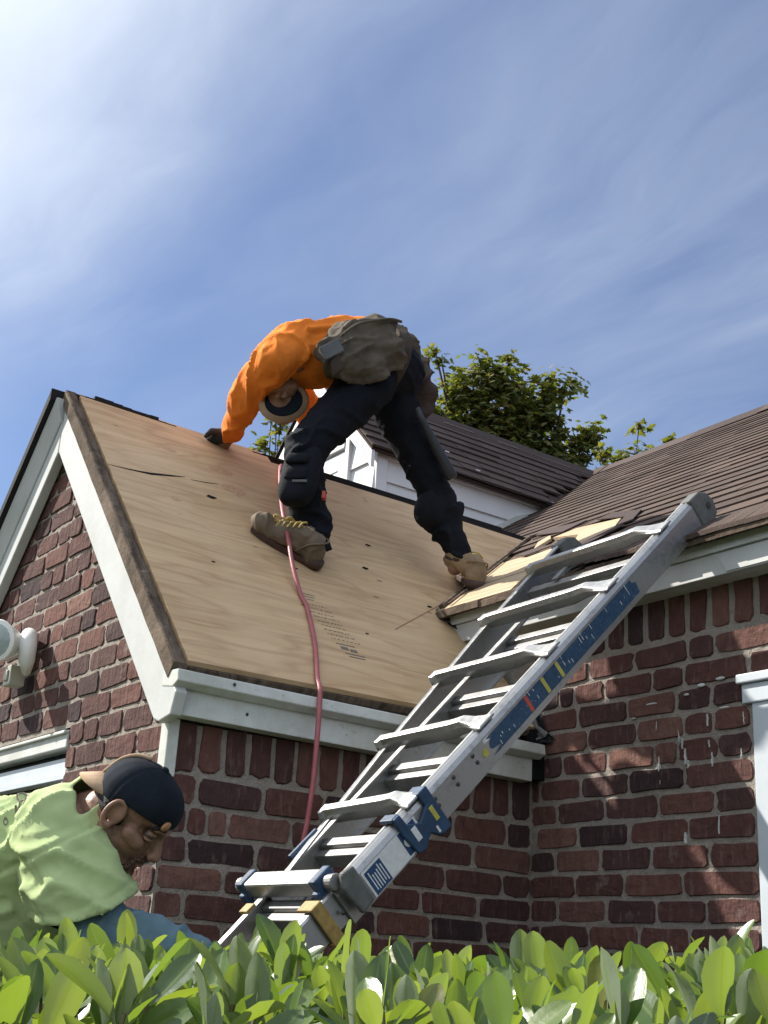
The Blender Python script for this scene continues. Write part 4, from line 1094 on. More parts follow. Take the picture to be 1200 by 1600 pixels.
bl = boot((.692, .446, zt(.446)+.016), (-.87, .49, .51), up_r, ankL, 'boot', M_bootgrey)
for a_, b_, c_ in ((.02, -.02, .02), (.0, .03, .0), (-.03, -.01, .02)):
    MB().tube(smooth_path([ankL+V((-.055, -.015, .015)), ankL+V((-.085+a_, -.025, .035+b_*.3)), ankL+V((-.115+a_, -.01, .02+c_)), ankL+V((-.10, .0, .0))], 4), .004, 6).obj('lace', M_lace, bl, True)
br = boot((1.385, .425, zm(1.385)+.004), (.42, .80, .42), (-.15, -.42, .88), ankR, 'boot', M_boot)
# gloved hand on the ridge, and the other hand
def hand(w0, palm, fdir, side, mt, name, size=1.0):
    w0, palm, fdir, side = V(w0), V(palm), V(fdir).normalized(), V(side).normalized(); dn = V((0, 0, -1))
    pr = [('c', w0, .030*size, palm, .034*size, tuple(side), 1.25), ('c', palm, .030*size, palm+fdir*.035*size, .026*size, tuple(side), 1.6)]
    for i, ln in enumerate((.062, .072, .068, .054)):
        b0 = palm+fdir*.045*size+side*(.030-.020*i)*size; b1 = b0+(fdir*.8+dn*.45).normalized()*ln*.5*size; b2 = b1+(fdir*.35+dn*.9).normalized()*ln*.5*size
        pr += [('c', b0, .0115*size, b1, .0105*size), ('c', b1, .0105*size, b2, .009*size)]
    t0 = palm+side*.030*size-fdir*.015*size; t1 = t0+(side*.8+fdir*.45).normalized()*.036*size; t2 = t1+(fdir*.9+side*.1+dn*.3).normalized()*.028*size
    pr += [('c', t0, .015*size, t1, .013*size), ('c', t1, .0125*size, t2, .010*size)]
    return blob(name, pr, mt, roofer, .0045, 3)
hand(wrL, (.568, 1.015, 1.925), (-.25, .9, -.25), (-.8, -.4, 0), M_glove, 'glove', 1.05)
hand(wrR, haR+V((0, 0, .01)), (.1, .9, -.3), (-1, 0, 0), M_glove, 'glove')
# head: cap seen from below, dark underside of its brim and the chin turned down to us
fa = V((-.48, -.72, -.50)).normalized(); cu = V((-.35, -.35, .85)); cu = (cu-fa*cu.dot(fa)).normalized(); cs = cu.cross(fa)
toCam = (CAM-hd).normalized()
hx = V((.808, -.586, .05)).normalized(); hy = toCam.cross(hx).normalized()      # spreads across the brim opening
bc = hd+V((-.010, -.020, .014))
loft([[bc+V((0, 0, -.030))+hx*(.088*math.cos(t))-V((.2, .25, 1)).normalized()*0+V((-.25, -.45, -.30)).normalized()*0+V((0, 0, 1))*(.080*math.sin(t)) + toCam*.035 for t in [2*math.pi*q/28 for q in range(28)]],
      [bc+V((0, 0, -.028))+hx*(.094*math.cos(t))+V((0, 0, 1))*(.086*math.sin(t))-toCam*.01 for t in [2*math.pi*q/28 for q in range(28)]],
      [bc+V((0, 0, -.018))+hx*(.086*math.cos(t))+V((0, 0, 1))*(.072*math.sin(t))-toCam*.07 for t in [2*math.pi*q/28 for q in range(28)]],
      [bc+V((0, 0, -.010))+hx*(.05*math.cos(t))+V((0, 0, 1))*(.042*math.sin(t))-toCam*.105 for t in [2*math.pi*q/28 for q in range(28)]]], 'cap', M_captan, roofer, 0, True)
cp_ = bpy.data.objects['cap']
MB().superell(bc+V((0, 0, -.024))+toCam*.036, hx*.070, V((0, 0, 1))*.062, toCam*.004, 1, 1, 26, 8).obj('brim_underside', M_capdark, cp_, True)
fc = bc+toCam*.046
blob('face', [('c', fc+V((0, 0, .070))-hx*.01, .034, fc+V((0, 0, .022)), .036, tuple(hx), 1.35), ('c', fc+toCam*.020+V((0, 0, .016)), .011, fc+toCam*.034+V((0, 0, -.006)), .0105), ('e', fc+toCam*.028+V((0, 0, -.006))+hx*.010, (.007, 0, 0), (0, .007, 0), (0, 0, .006)), ('e', fc+toCam*.028+V((0, 0, -.006))-hx*.010, (.007, 0, 0), (0, .007, 0), (0, 0, .006)),
    ('c', fc+toCam*.016+hx*.03+V((0, 0, .030)), .020, fc+toCam*.016-hx*.03+V((0, 0, .030)), .020)], M_skin, roofer, .004, 4)
# tool belt with two pouches
belt = loft([[pel+V((-.02, 0, 0))+V((0, 1, 0))*(.165*math.cos(t))+V((.22, 0, -.05)).normalized()*o_+V((.15, -.1, 1)).normalized()*(.150*math.sin(t)) for t in [2*math.pi*q/30 for q in range(30)]] for o_ in (-.03, .03)], 'tool_belt', M_leatherdk, roofer, .004, True)
wl = folds((.9, .1, .5), 24, .014, .35, 5.5)
blob('tool_pouch', [('c', V((.640, .345, 2.045)), .058, V((.860, .350, 2.165)), .070, (-.4, .1, 1), 1.35), ('c', V((.660, .335, 2.015)), .052, V((.790, .330, 2.055)), .062), ('c', V((.720, .360, 2.165)), .050, V((.850, .370, 2.235)), .060), ('c', V((.66, .35, 2.10)), .045, V((.70, .36, 2.17)), .05)], M_leather, roofer, .007, 5, wl)
tp = bpy.data.objects['tool_pouch']
MB().tube(smooth_path([(.625, .285, 2.105), (.68, .275, 2.165), (.75, .275, 2.205), (.83, .285, 2.245), (.89, .30, 2.262)], 5), .0055, 8).obj('pouch_seam', M_leather, tp, True)
MB().tube(smooth_path([(.60, .30, 2.035), (.625, .278, 2.07), (.66, .27, 2.10)], 5), .005, 8).obj('pouch_seam', M_leather, tp, True)
MB().box((.592, .292, 2.035), V((.030, -.012, .024)), V((.008, .016, 0)), V((-.014, .004, .022))).obj('metal_clip', M_kneegrey, tp, bevel=.004)
MB().box((.615, .290, 1.985), V((.014, -.008, .016)), V((.004, .010, 0)), V((-.01, .0, .028))).obj('pouch_strap', M_leatherdk, tp, bevel=.004)
blob('tool_pouch', [('c', V((1.215, .64, 2.30)), .058, V((1.245, .655, 2.20)), .066, (.3, .8, 0), 1.2), ('c', V((1.10, .60, 2.345)), .050, V((1.20, .63, 2.31)), .052), ('c', V((1.245, .655, 2.20)), .064, V((1.250, .66, 2.13)), .052)], M_leatherdk, roofer, .007, 5, wl)
blob('belt_pad', [('c', V((.95, .52, 2.305)), .048, V((1.09, .56, 2.33)), .050, (.2, 1, 0), 1.6), ('c', V((1.09, .53, 2.325)), .045, V((1.17, .56, 2.235)), .042)], M_leather, roofer, .007, 4, wl)
# hammer in its loop
hm = thing('hammer', 'dark hammer handle hanging from the tool belt beside the roofer\'s far leg', 'hammer', (1.17, .44, 1.87))
loft([[V((1.083, .42, 1.985)).lerp(V((1.255, .42, 1.772)), t)+V((.78, 0, .62))*(wd*math.cos(a))+V((0, 1, 0))*(wd*.8*math.sin(a)) for a in [2*math.pi*q/12 for q in range(12)]] for t, wd in ((-.1, .014), (.1, .014), (.35, .018), (.8, .024), (.97, .026), (1.0, .022))], 'handle', M_hammer, hm, 0, True)
MB().box((1.075, .50, 2.02), V((.022, .004, .018)), V((0, .012, 0)), V((-.012, 0, .015))).obj('hammer_head', M_rivet, hm, bevel=.004)

# ------------------------------------------------------------------ the second worker, bent forward beside the ladder foot
man = thing('person', 'person in light green t-shirt and backwards dark cap reaching towards the ladder', 'person', (-.85, -.05, -.93))
shRm, shLm = V((-.507, -.614, .227)), V((-.365, -.320, .225))
elM, wrM, haM = V((-.450, -.706, .036)), V((-.268, -.772, .008)), V((-.212, -.752, -.012))
chM, miM, peM = V((-.485, -.470, .185)), V((-.625, -.310, .135)), V((-.80, -.13, .06))
nkM = V((-.455, -.600, .255))
H0 = V((-.406, -.688, .268))
hf = (CR*.735-CU*.640-CF*.22).normalized(); hu = (CR*.66+CU*.74); hu = (hu-hf*hu.dot(hf)).normalized(); hl = hu.cross(hf)      # head: forward, up, left
HH = lambda a, b, c: H0+(hf*a+hl*b+hu*c)*.87
HS = .87
HE = lambda c, r: ('e', HH(*c), hf*(r[0]*HS), hl*(r[1]*HS), hu*(r[2]*HS))
HC = lambda a, ra, b, rb, *k: ('c', HH(*a), ra*HS, HH(*b), rb*HS, *k)
def blend_hand(w0, palm, fdir, side):
    pr = [('c', w0, .028, palm, .034, tuple(side), 1.25), ('c', palm, .029, palm+fdir*.03, .024, tuple(side), 1.6)]
    for i, ln in enumerate((.066, .076, .071, .056)):
        b0 = palm+fdir*.045+side*(.030-.020*i); b1 = b0+(fdir+V((0, 0, -.5))).normalized()*ln*.5; b2 = b1+(fdir*.4+V((0, 0, -1))).normalized()*ln*.5
        pr += [('c', b0, .010, b1, .0095), ('c', b1, .0095, b2, .008)]
    t0 = palm+side*.03; pr += [('c', t0, .014, t0+(side+fdir).normalized()*.035, .012), ('c', t0+(side+fdir).normalized()*.035, .0115, t0+(side*.6+fdir*1.4).normalized()*.065, .0095)]
    return pr
hipA, hipB = peM+V((-.05, -.10, -.05)), peM+V((.06, .10, -.03))
kA, kB = V((-.78, -.30, -.45)), V((-.60, .0, -.45)); fA, fB = V((-.95, -.20, -.88)), V((-.78, .10, -.88))
body = [HE((-.012, 0, .040), (.096, .076, .088)), HE((.030, 0, -.030), (.062, .061, .080)), HC((.060, -.014, -.088), .030, (.060, .014, -.088), .030), HC((-.01, -.052, -.050), .026, (.055, -.030, -.092), .024), HC((-.01, .052, -.050), .026, (.055, .030, -.092), .024),
    HC((.090, 0, .012), .010, (.113, 0, -.030), .0135), HC((.106, -.012, -.034), .0095, (.106, .012, -.034), .0095), HC((.082, -.038, .030), .012, (.092, -.010, .028), .013), HC((.082, .038, .030), .012, (.092, .010, .028), .013),
    HC((.064, -.045, -.020), .020, (.040, -.060, -.012), .018), HC((.064, .045, -.020), .020, (.040, .060, -.012), .018),
    HC((.088, -.018, -.062), .010, (.093, .0, -.060), .011), HC((.093, 0, -.060), .011, (.088, .018, -.062), .010), HC((.084, -.016, -.075), .010, (.084, .016, -.075), .010), HC((.078, -.008, -.104), .020, (.078, .008, -.104), .020),
    ('c', HH(-.045, 0, -.045), .056, nkM, .062), ('c', nkM, .06, chM, .10), ('c', chM, .10, miM, .10), ('c', miM, .10, peM, .11), ('c', chM, .07, shRm, .06), ('c', chM, .07, shLm, .06), ('c', shRm, .055, elM, .044), ('c', elM, .042, wrM, .028),
    ('c', shLm, .055, V((-.27, -.28, -.03)), .044), ('c', V((-.27, -.28, -.03)), .042, V((-.11, -.52, -.085)), .028), ('c', peM, .11, hipA, .09), ('c', peM, .11, hipB, .09), ('c', hipA, .085, kA, .058), ('c', kA, .056, fA, .04), ('c', hipB, .085, kB, .058), ('c', kB, .056, fB, .04)]
body += blend_hand(wrM, haM, V((.80, .20, -.45)).normalized(), V((.3, -.9, .1)).normalized()) + blend_hand(V((-.11, -.52, -.085)), V((-.06, -.58, -.10)), V((.6, -.3, -.6)).normalized(), V((.3, .8, .2)).normalized())
def face_disp(c, n):
    q = (c-H0)/HS; a, b, z = q.dot(hf), q.dot(hl), q.dot(hu)
    d = 0
    for sgn in (-1, 1):                                   # eye sockets
        d -= .009*math.exp(-((b-sgn*.033)**2/.00030+(z-.010)**2/.00016)) if a > .05 else 0
    d -= .0045*math.exp(-((z+.0675)**2/.0000045))*math.exp(-(b*b)/.0006) if a > .07 else 0     # mouth line
    return d+.0006*noise.noise(c*140)
bd = blob('body', body, M_skin, man, .0038, 4, face_disp)
sv = []
for v in bd.data.vertices:
    q = (v.co-H0)/HS; a_, b_, z_ = q.dot(hf), q.dot(hl), q.dot(hu)
    f_ = 0
    if q.length < .16 and a_ > -.02:
        jaw = min(1, max(0, (-.038-z_)/.022))*min(1, max(0, (a_+.01)/.03)); side = math.exp(-((a_-.012)/.018)**2)*(1 if -.06 < z_ < .02 else 0)*(1 if abs(b_) > .045 else 0)
        f_ = max(jaw*.75, side*.6)
    sv.append(f_)
at = bd.data.attributes.new('stubble', 'FLOAT', 'POINT'); at.data.foreach_set('value', sv)
def ear(sg):
    mb = MB(); c = (-.006, sg*.078, .002)
    ring = [HH(c[0]-.004+.018*math.cos(t), c[1]+sg*(.005+.007*math.cos(t+2.6)), c[2]+.031*math.sin(t)) for t in [math.pi*2*q/22 for q in range(19)]]
    pr = [('c', a, .0055, b, .0055) for a, b in zip(ring[:-1], ring[1:])]
    pr += [HE((c[0]+.002, sg*.0765, c[2]), (.017, .006, .028)), HE((c[0]+.002, sg*.081, c[2]-.031), (.009, .006, .010)), HC((c[0]-.010, sg*.081, c[2]+.015), .004, (c[0]-.012, sg*.081, c[2]-.015), .004)]
    return blob('ear', pr, M_skin, bd, .0026, 3)
ear(-1); ear(1)
for sg in (-1, 1):
    MB().superell(HH(.0735, sg*.033, .008), hf*.0105, hl*.0125, hu*.0075, 1, 1, 18, 12).obj('eye', M_eye, bd, True)
    MB().superell(HH(.0822, sg*.034, .006), hf*.003, hl*.0055, hu*.0055, 1, 1, 14, 8).obj('iris', M_iris, bd, True)
    for cz, hz, nm in ((.0150, .0058, 'upper_eyelid'), (.0005, .0042, 'lower_eyelid')):
        MB().superell(HH(.0775, sg*.033, cz), hf*.0105, hl*.017, hu*hz, 1, 1, 16, 8).obj(nm, M_skin, bd, True)
    mb = MB(); mb.tube(smooth_path([HH(.094, sg*.012, .033), HH(.0935, sg*.027, .037), HH(.082, sg*.045, .035), HH(.068, sg*.054, .027)], 4), [.0035]*2+[.0048]*8+[.003]*3, 8); mb.obj('eyebrow', M_hair, bd, True)
def on_head(pts, mt, nm, r=.010, v=.004): return blob(nm, [HC(a, ra, b, rb) for a, ra, b, rb in pts], mt, bd, v, 3, lambda c, n: .0015*noise.noise(c*160))
on_head([((.0905, -.024, -.056), .0065, (.099, -.004, -.0525), .0075), ((.099, .004, -.0525), .0075, (.0905, .024, -.056), .0065)], M_beard, 'moustache', v=.0028)
on_head([((.080, -.022, -.106), .017, (.080, .022, -.106), .017), ((.079, -.030, -.085), .012, (.086, -.030, -.060), .006), ((.079, .030, -.085), .012, (.086, .030, -.060), .006), ((.086, 0, -.090), .011, (.082, 0, -.106), .017)], M_beard, 'beard', v=.0032)
MB().tube(smooth_path([HH(.091, -.020, -.0665), HH(.0985, -.006, -.066), HH(.0985, .006, -.066), HH(.091, .020, -.0665)], 4), .0042, 8).obj('lips', M_lip, bd, True)
blob('hair', [HE((-.020, 0, .006), (.076, .0735, .058))], M_hair, bd, .0035, 2, lambda c, n: .0012*noise.noise(c*190), cut=lambda c: (c-H0).dot(hf) > .012)
# backwards cap
capn = (hu*1.0+hf*.22).normalized()
cut0 = H0+hu*.046
def cap_disp(c, n):
    q = c-H0; ang = math.atan2(q.dot(hl), q.dot(hf)-.0); seam = min(abs((ang % (math.pi/3))-0), abs((ang % (math.pi/3))-math.pi/3))
    return -.0014*math.exp(-(seam/.035)**2)+.0012*noise.noise(c*26)
cp = blob('cap', [HE((-.006, 0, .042), (.104, .084, .089)), HE((.010, 0, .054), (.094, .080, .074))], M_capdark, bd, .004, 4, cap_disp, cut=lambda c: (c-(H0+hu*.036)).dot((hu+hf*-.10).normalized()) < -.006 - (.018 if (c-H0).dot(hf) < -.03 else 0))
so_ = cp.modifiers.new('t', 'SOLIDIFY'); so_.thickness = .004; so_.offset = -1
MB().superell(HH(-.004, 0, .131), hu*.006, hf*.009, hl*.009, 1, 1, 12, 8).obj('cap_button', M_capdark, cp, True)
mb = MB(); vz = []
for r_ in (0, 1):
    sec = []
    for q in range(15):
        t = math.pi*(q/14-.5); y = .064*math.sin(t)*(1-.10*r_); x = -.094*math.cos(t)-.052*r_*math.cos(t)**.5-.008; z = .036-.050*r_*math.cos(t)**.5-.006*(math.sin(t)**2)
        sec.append(HH(x, y, z))
    vz.append(sec)
vm = MB(); 
for sec in vz: vm.v += [tuple(p) for p in sec]
for i in range(14): vm.f.append((i, i+1, 15+i+1, 15+i))
vo_ = vm.obj('cap_visor', M_captan, cp, True); so_ = vo_.modifiers.new('t', 'SOLIDIFY'); so_.thickness = .005; so_.offset = 0
mb = MB(); mb.tube(smooth_path([HH(-.110, -.012, .030), HH(-.101, -.006, .078), HH(-.078, -.004, .110), HH(-.045, 0, .128)], 4), .0042, 8); mb.obj('cap_lit_edge', M_captan, cp, True)  # tan tube painting the sun-caught back edge of the dark cap
M_strap = plain('brown_strap_skin', (.34, .17, .08), .6)
MB().superell(HH(.093, -.040, .050), hf*.006, hl*.018, hu*.010, .8, .8, 16, 8).obj('cap_opening', M_strap, cp, True)
# shirt with short sleeves
HEM = elM+CU*.049-CR*.013; HEMN = (CR*.255-CU*.967)
ar = (elM-shRm).normalized(); armlen = (elM-shRm).length; M_green.use_backface_culling = False
g1 = folds((.6, -.3, .25), 20, .010, .20, 4.4); g2 = folds(CR*.85-CU*.5, 24, .0125, .16, 9.3)
SP = V((-.527, -.668, .202)); SN = (CR*.42-CU*.86-CF*.1).normalized()
def tee(c, n):
    q = c-shRm; t = q.dot(ar); d = (q-ar*t).length
    sd_ = (c-SP).dot(SN); k = min(1, max(0, (sd_+.01)/.04)) if d < .16 and t > -.12 else 0
    r_ = g1(c, n)*(1-k)+g2(c, n)*k
    if d < .17 and t > -.15: r_ += -.006*math.exp(-((sd_)/.0045)**2)+(.004*math.exp(-sd_/.03) if sd_ > 0 else 0)
    hm_ = -(c-HEM).dot(HEMN)
    if d < .135 and t > .03: r_ += -.003*math.exp(-((hm_-.020)/.003)**2)
    return r_
def tee_cut(c):
    q = c-shRm; t = q.dot(ar); d = (q-ar*t).length
    if d < .135 and t > .03 and (c-HEM).dot(HEMN) > 0: return True
    nq = c-nkM; ax = (HH(-.045, 0, -.045)-nkM).normalized(); tt = nq.dot(ax)
    if tt > .020 and (nq-ax*tt).length < .085 and (c-shRm).dot(hf) < .02: return True
    return False
peT = peM+V((-.05, .04, -.02))
ts = blob('t_shirt', [('c', peT, .165, miM, .150, (0, 0, 1), 1.0), ('c', miM, .150, chM+V((-.01, .0, -.005)), .132), ('c', miM+V((.02, -.02, -.09)), .115, chM+V((.0, .0, -.10)), .10), ('c', chM, .130, nkM+V((-.020, .010, -.035)), .088), ('c', chM, .120, shRm+V((0, 0, .0)), .090), ('c', chM, .11, shLm, .09), ('c', shRm, .076, elM, .093), ('c', shRm+V((-.02, -.01, -.03)), .080, elM+V((-.01, .0, -.01)), .092), ('c', shLm, .085, shLm+V((.03, -.01, -.07)), .080), ('c', nkM+V((-.012, .005, -.015)), .074, nkM+V((.008, -.014, .018)), .071)],
    M_green, man, .0065, 6, tee, cut=tee_cut)
so_ = ts.modifiers.new('t', 'SOLIDIFY'); so_.thickness = .003; so_.offset = -1
blob('under_sleeve', [('c', shRm+ar*.06, .062, elM, .066), ('c', elM, .064, wrM, .040), ('c', wrM, .040, wrM+(haM-wrM)*.15, .038)], M_bluesleeve, man, .006, 4, folds((.3, .8, .3), 30, .007, .4, 1.2))
blob('under_sleeve', [('c', V((-.33, -.31, .10)), .060, V((-.27, -.28, -.03)), .058), ('c', V((-.27, -.28, -.03)), .056, V((-.12, -.51, -.08)), .040)], M_bluesleeve, man, .007, 4)
blob('trousers', [('c', peM, .15, peM+V((-.04, .04, -.05)), .15), ('c', hipA, .115, kA, .085), ('c', kA, .085, fA+V((0, 0, .03)), .07), ('c', hipB, .115, kB, .085), ('c', kB, .085, fB+V((0, 0, .03)), .07)], M_navycloth, man, .012, 5)
for f_ in (fA, fB): blob('boot', [('c', f_+V((0, 0, .03)), .05, f_+V((.04, -.04, 0)), .045), ('c', f_+V((.03, -.03, 0)), .045, f_+V((.14, -.13, -.005)), .040)], M_boot, man, .010, 3)
# print on the back of the shirt: end of a word in grey, a small second line and a brown diamond
from mathutils.bvhtree import BVHTree
tree_ts = BVHTree.FromPolygons([v.co.copy() for v in ts.data.vertices], [tuple(p.vertices) for p in ts.data.polygons])
pb = V((-.40, -.86, -.10)).normalized(); pu = V((.80, -.50, .18)); pu = (pu-pb*pu.dot(pb)).normalized(); pn = pb.cross(pu)
if pn.z < 0: pn = -pn
def lay(verts2, faces, o, mt, nm, lift=.0025):
    vs = []
    for x, y in verts2:
        q = o+pb*x+pu*y; hit = tree_ts.ray_cast(q+pn*.3, -pn)[0]
        vs.append(tuple((hit if hit is not None else q)+pn*lift))
    me = bpy.data.meshes.new(nm); me.from_pydata(vs, [], faces); me.materials.append(mt); return add(nm, me, ts)
def word(txt, size, o, nm):
    cu_ = bpy.data.curves.new('t', 'FONT'); cu_.body = txt; cu_.size = size; cu_.align_x = 'RIGHT'; cu_.resolution_u = 3; cu_.shear = .25
    tmp = bpy.data.objects.new('t', cu_); COL.objects.link(tmp)
    me = bpy.data.meshes.new_from_object(tmp.evaluated_get(bpy.context.evaluated_depsgraph_get())); bpy.data.objects.remove(tmp)
    bm = bmesh.new(); bm.from_mesh(me); bmesh.ops.triangulate(bm, faces=bm.faces); bmesh.ops.subdivide_edges(bm, edges=[e_ for e_ in bm.edges if e_.calc_length() > .006], cuts=2); bmesh.ops.triangulate(bm, faces=bm.faces); bm.to_mesh(me); bm.free()
    lay([(v.co.x, v.co.y) for v in me.vertices], [tuple(p.vertices) for p in me.polygons], o, M_print, nm)
TX = V((-.592, -.535, .27))
word('ons', .052, TX, 'printed_word'); word('pro', .022, TX+pu*-.024+pb*-.0, 'printed_line')
dv, df = [], []
for i in range(9):
    for j in range(9):
        a_, b_ = i/8-.5, j/8-.5; dv.append(((a_+b_)*.042, (a_-b_)*.034))
for i in range(8):
    for j in range(8): df.append((i*9+j, (i+1)*9+j, (i+1)*9+j+1, i*9+j+1))
lay(dv, df, TX+pu*.050+pb*-.035, M_logo, 'printed_diamond')

# ------------------------------------------------------------------ rhododendron hedge in front
eR = V((.8212, -.5707, 0)); eF = V((.5707, .8212, 0))
hg = thing('hedge', 'leafy rhododendron hedge with long oval green leaves along the bottom edge', 'hedge', tuple(V((CAM.x, CAM.y, -1.5))+eF*1.65))
MIDS = [0., .5, 1., .5, 0.]*8
def leaf_mesh(seed):
    rg = random.Random(seed); mb = MB(); rows_ = [(0, .03), (.09, .07), (.22, .32), (.42, .49), (.64, .53), (.82, .43), (.94, .24), (1.0, .05)]
    bend = rg.uniform(-.16, .30); fold = rg.uniform(.10, .38); tw = rg.uniform(-.25, .25); wid = rg.uniform(.33, .45)
    for t, wv in rows_:
        y = t; z = -bend*t*t; hw = wv*wid; a = tw*t
        for s_ in (-1, -.5, 0, .5, 1):
            x = s_*hw; zz = z+fold*abs(s_)*hw+.012*math.sin(t*9+s_*2+seed)*abs(s_)
            mb.v.append((x*math.cos(a), y, zz+x*math.sin(a)))
    for i in range(len(rows_)-1):
        for j in range(4): k = i*5+j; mb.f.append((k, k+1, k+6, k+5))
    me = mb.mesh(M_leaf, True, 'leaf')
    at = me.attributes.new('mid', 'FLOAT', 'POINT'); at.data.foreach_set('value', MIDS)
    return me
LEAF = [leaf_mesh(i) for i in range(12)]
rg = random.Random(19)
leaves, stems = [], []
w_ = 1.16
while w_ < 2.35:
    t_ = -1.15+rg.uniform(0, .05)
    while t_ < 1.15:
        tt, ww = t_+rg.uniform(-.035, .035), w_+rg.uniform(-.04, .04)
        bump = .018*noise.noise(V((tt*4.5, ww*4.5, 0)))+rg.uniform(-.035, .014)
        top = -.052+.036*tt*.9+.033*(ww-1.2)+bump
        if abs(tt) < .75: top += 0
        base = V((CAM.x, CAM.y, 0))+eR*tt+eF*ww
        for lvl in range(4):
            zc = top-lvl*rg.uniform(.055, .085)
            c = base+V((rg.uniform(-.03, .03)*(lvl > 0), rg.uniform(-.03, .03)*(lvl > 0), zc)); a0 = rg.uniform(0, 6.28)
            nl = rg.choice((5, 6, 7, 8)) if lvl < 2 else 4
            for q in range(nl):
                a_ = a0+q*2.4; el = math.radians(rg.uniform(30, 85) if q < 3 else rg.uniform(0, 60)) if lvl == 0 else math.radians(rg.uniform(0, 55))
                d_ = V((math.cos(a_)*math.cos(el), math.sin(a_)*math.cos(el), math.sin(el)))
                ln = rg.uniform(.044, .086)*(1.0 if lvl else rg.choice((.75, .95, 1.0, 1.08)))
                side = d_.cross(V((0, 0, 1))).normalized(); nrm = side.cross(d_).normalized()
                roll = rg.uniform(-.9, .9); side, nrm = side*math.cos(roll)+nrm*math.sin(roll), nrm*math.cos(roll)-side*math.sin(roll)
                mw = Matrix((side*ln, d_*ln, nrm*ln)).transposed().to_4x4(); mw.translation = c-V((0, 0, .008*q))+d_*.006
                leaves.append((mw, rg.randrange(12), c+d_*ln*.55, ln, lvl))
        stems.append((base, top))
        t_ += rg.uniform(.050, .074)
    w_ += rg.uniform(.060, .080)
# which 300 leaves show largest: a coarse front-to-back coverage count seen from the pavement side
grid = {}; vis = []
order = sorted(range(len(leaves)), key=lambda i: (leaves[i][2]-CAM).dot(CF))
for i in order:
    mw, k, c, ln, lvl = leaves[i]; cnt = 0; cells = set()
    for t in (.1, .25, .4, .55, .7, .85, 1.0):
        for s_ in (-.11, 0, .11):
            q = mw @ V((s_, t, 0)); v = q-CAM; dz = v.dot(CF)
            if dz < .3: continue
            cells.add((int(v.dot(CR)/dz*250), int(v.dot(CU)/dz*250)))
    for ce in cells:
        if abs(ce[0]) < 78 and abs(ce[1]) < 103 and grid.get(ce, 0) < 1: cnt += 1; grid[ce] = grid.get(ce, 0)+1
    vis.append((cnt, i))
vis.sort(reverse=True); single = {i for c, i in vis[:300] if c > 0}
bmv = MB()
for i, (mw, k, c, ln, lvl) in enumerate(leaves):
    if i in single:
        o = add('leaf', LEAF[k], hg); o.matrix_basis = Matrix.Translation(-hg.location) @ mw if False else mw
    else:
        me = LEAF[k]; b0 = len(bmv.v); bmv.v += [tuple(mw @ v.co) for v in me.vertices]; bmv.f += [tuple(b0+q for q in p.vertices) for p in me.polygons]
fo = bmv.obj('foliage', M_leaf, hg, True); fo['kind'] = 'stuff'
at = fo.data.attributes.new('mid', 'FLOAT', 'POINT'); at.data.foreach_set('value', MIDS*(len(bmv.v)//40))
mb = MB()
for base, top in stems:
    j = V((rg.uniform(-.05, .05), rg.uniform(-.05, .05), 0)); gzz = gz(base.x, base.y)
    mb.tube([base+V((0, 0, top+.01)), base+j*.3+V((0, 0, top-.08)), base+j+V((0, 0, top-.30)), base+j*2.5+V((0, 0, gzz))], [.0022, .0032, .005, .009], 5, False)
st_ = mb.obj('stem', M_stem, hg); st_['kind'] = 'stuff'
# low inner leaves that make the hedge opaque down to the soil
mb = MB()
for i in range(2600):
    tt, ww = rg.uniform(-1.2, 1.2), rg.uniform(1.18, 2.35); c = V((CAM.x, CAM.y, 0))+eR*tt+eF*ww; gzz = gz(c.x, c.y); c.z = gzz+(-.27-gzz)*rg.random()**.8
    a_, el = rg.uniform(0, 6.28), math.radians(rg.uniform(-30, 50)); d_ = V((math.cos(a_)*math.cos(el), math.sin(a_)*math.cos(el), math.sin(el))); ln = rg.uniform(.08, .12)
    side = d_.cross(V((0, 0, 1))).normalized(); nrm = side.cross(d_); mw = Matrix((side*ln, d_*ln, nrm*ln)).transposed().to_4x4(); mw.translation = c
    me = LEAF[i % 12]; b0 = len(mb.v); mb.v += [tuple(mw @ v.co) for v in me.vertices]; mb.f += [tuple(b0+q for q in p.vertices) for p in me.polygons]
fo = mb.obj('inner_foliage', M_leaf, hg, True); fo['kind'] = 'stuff'

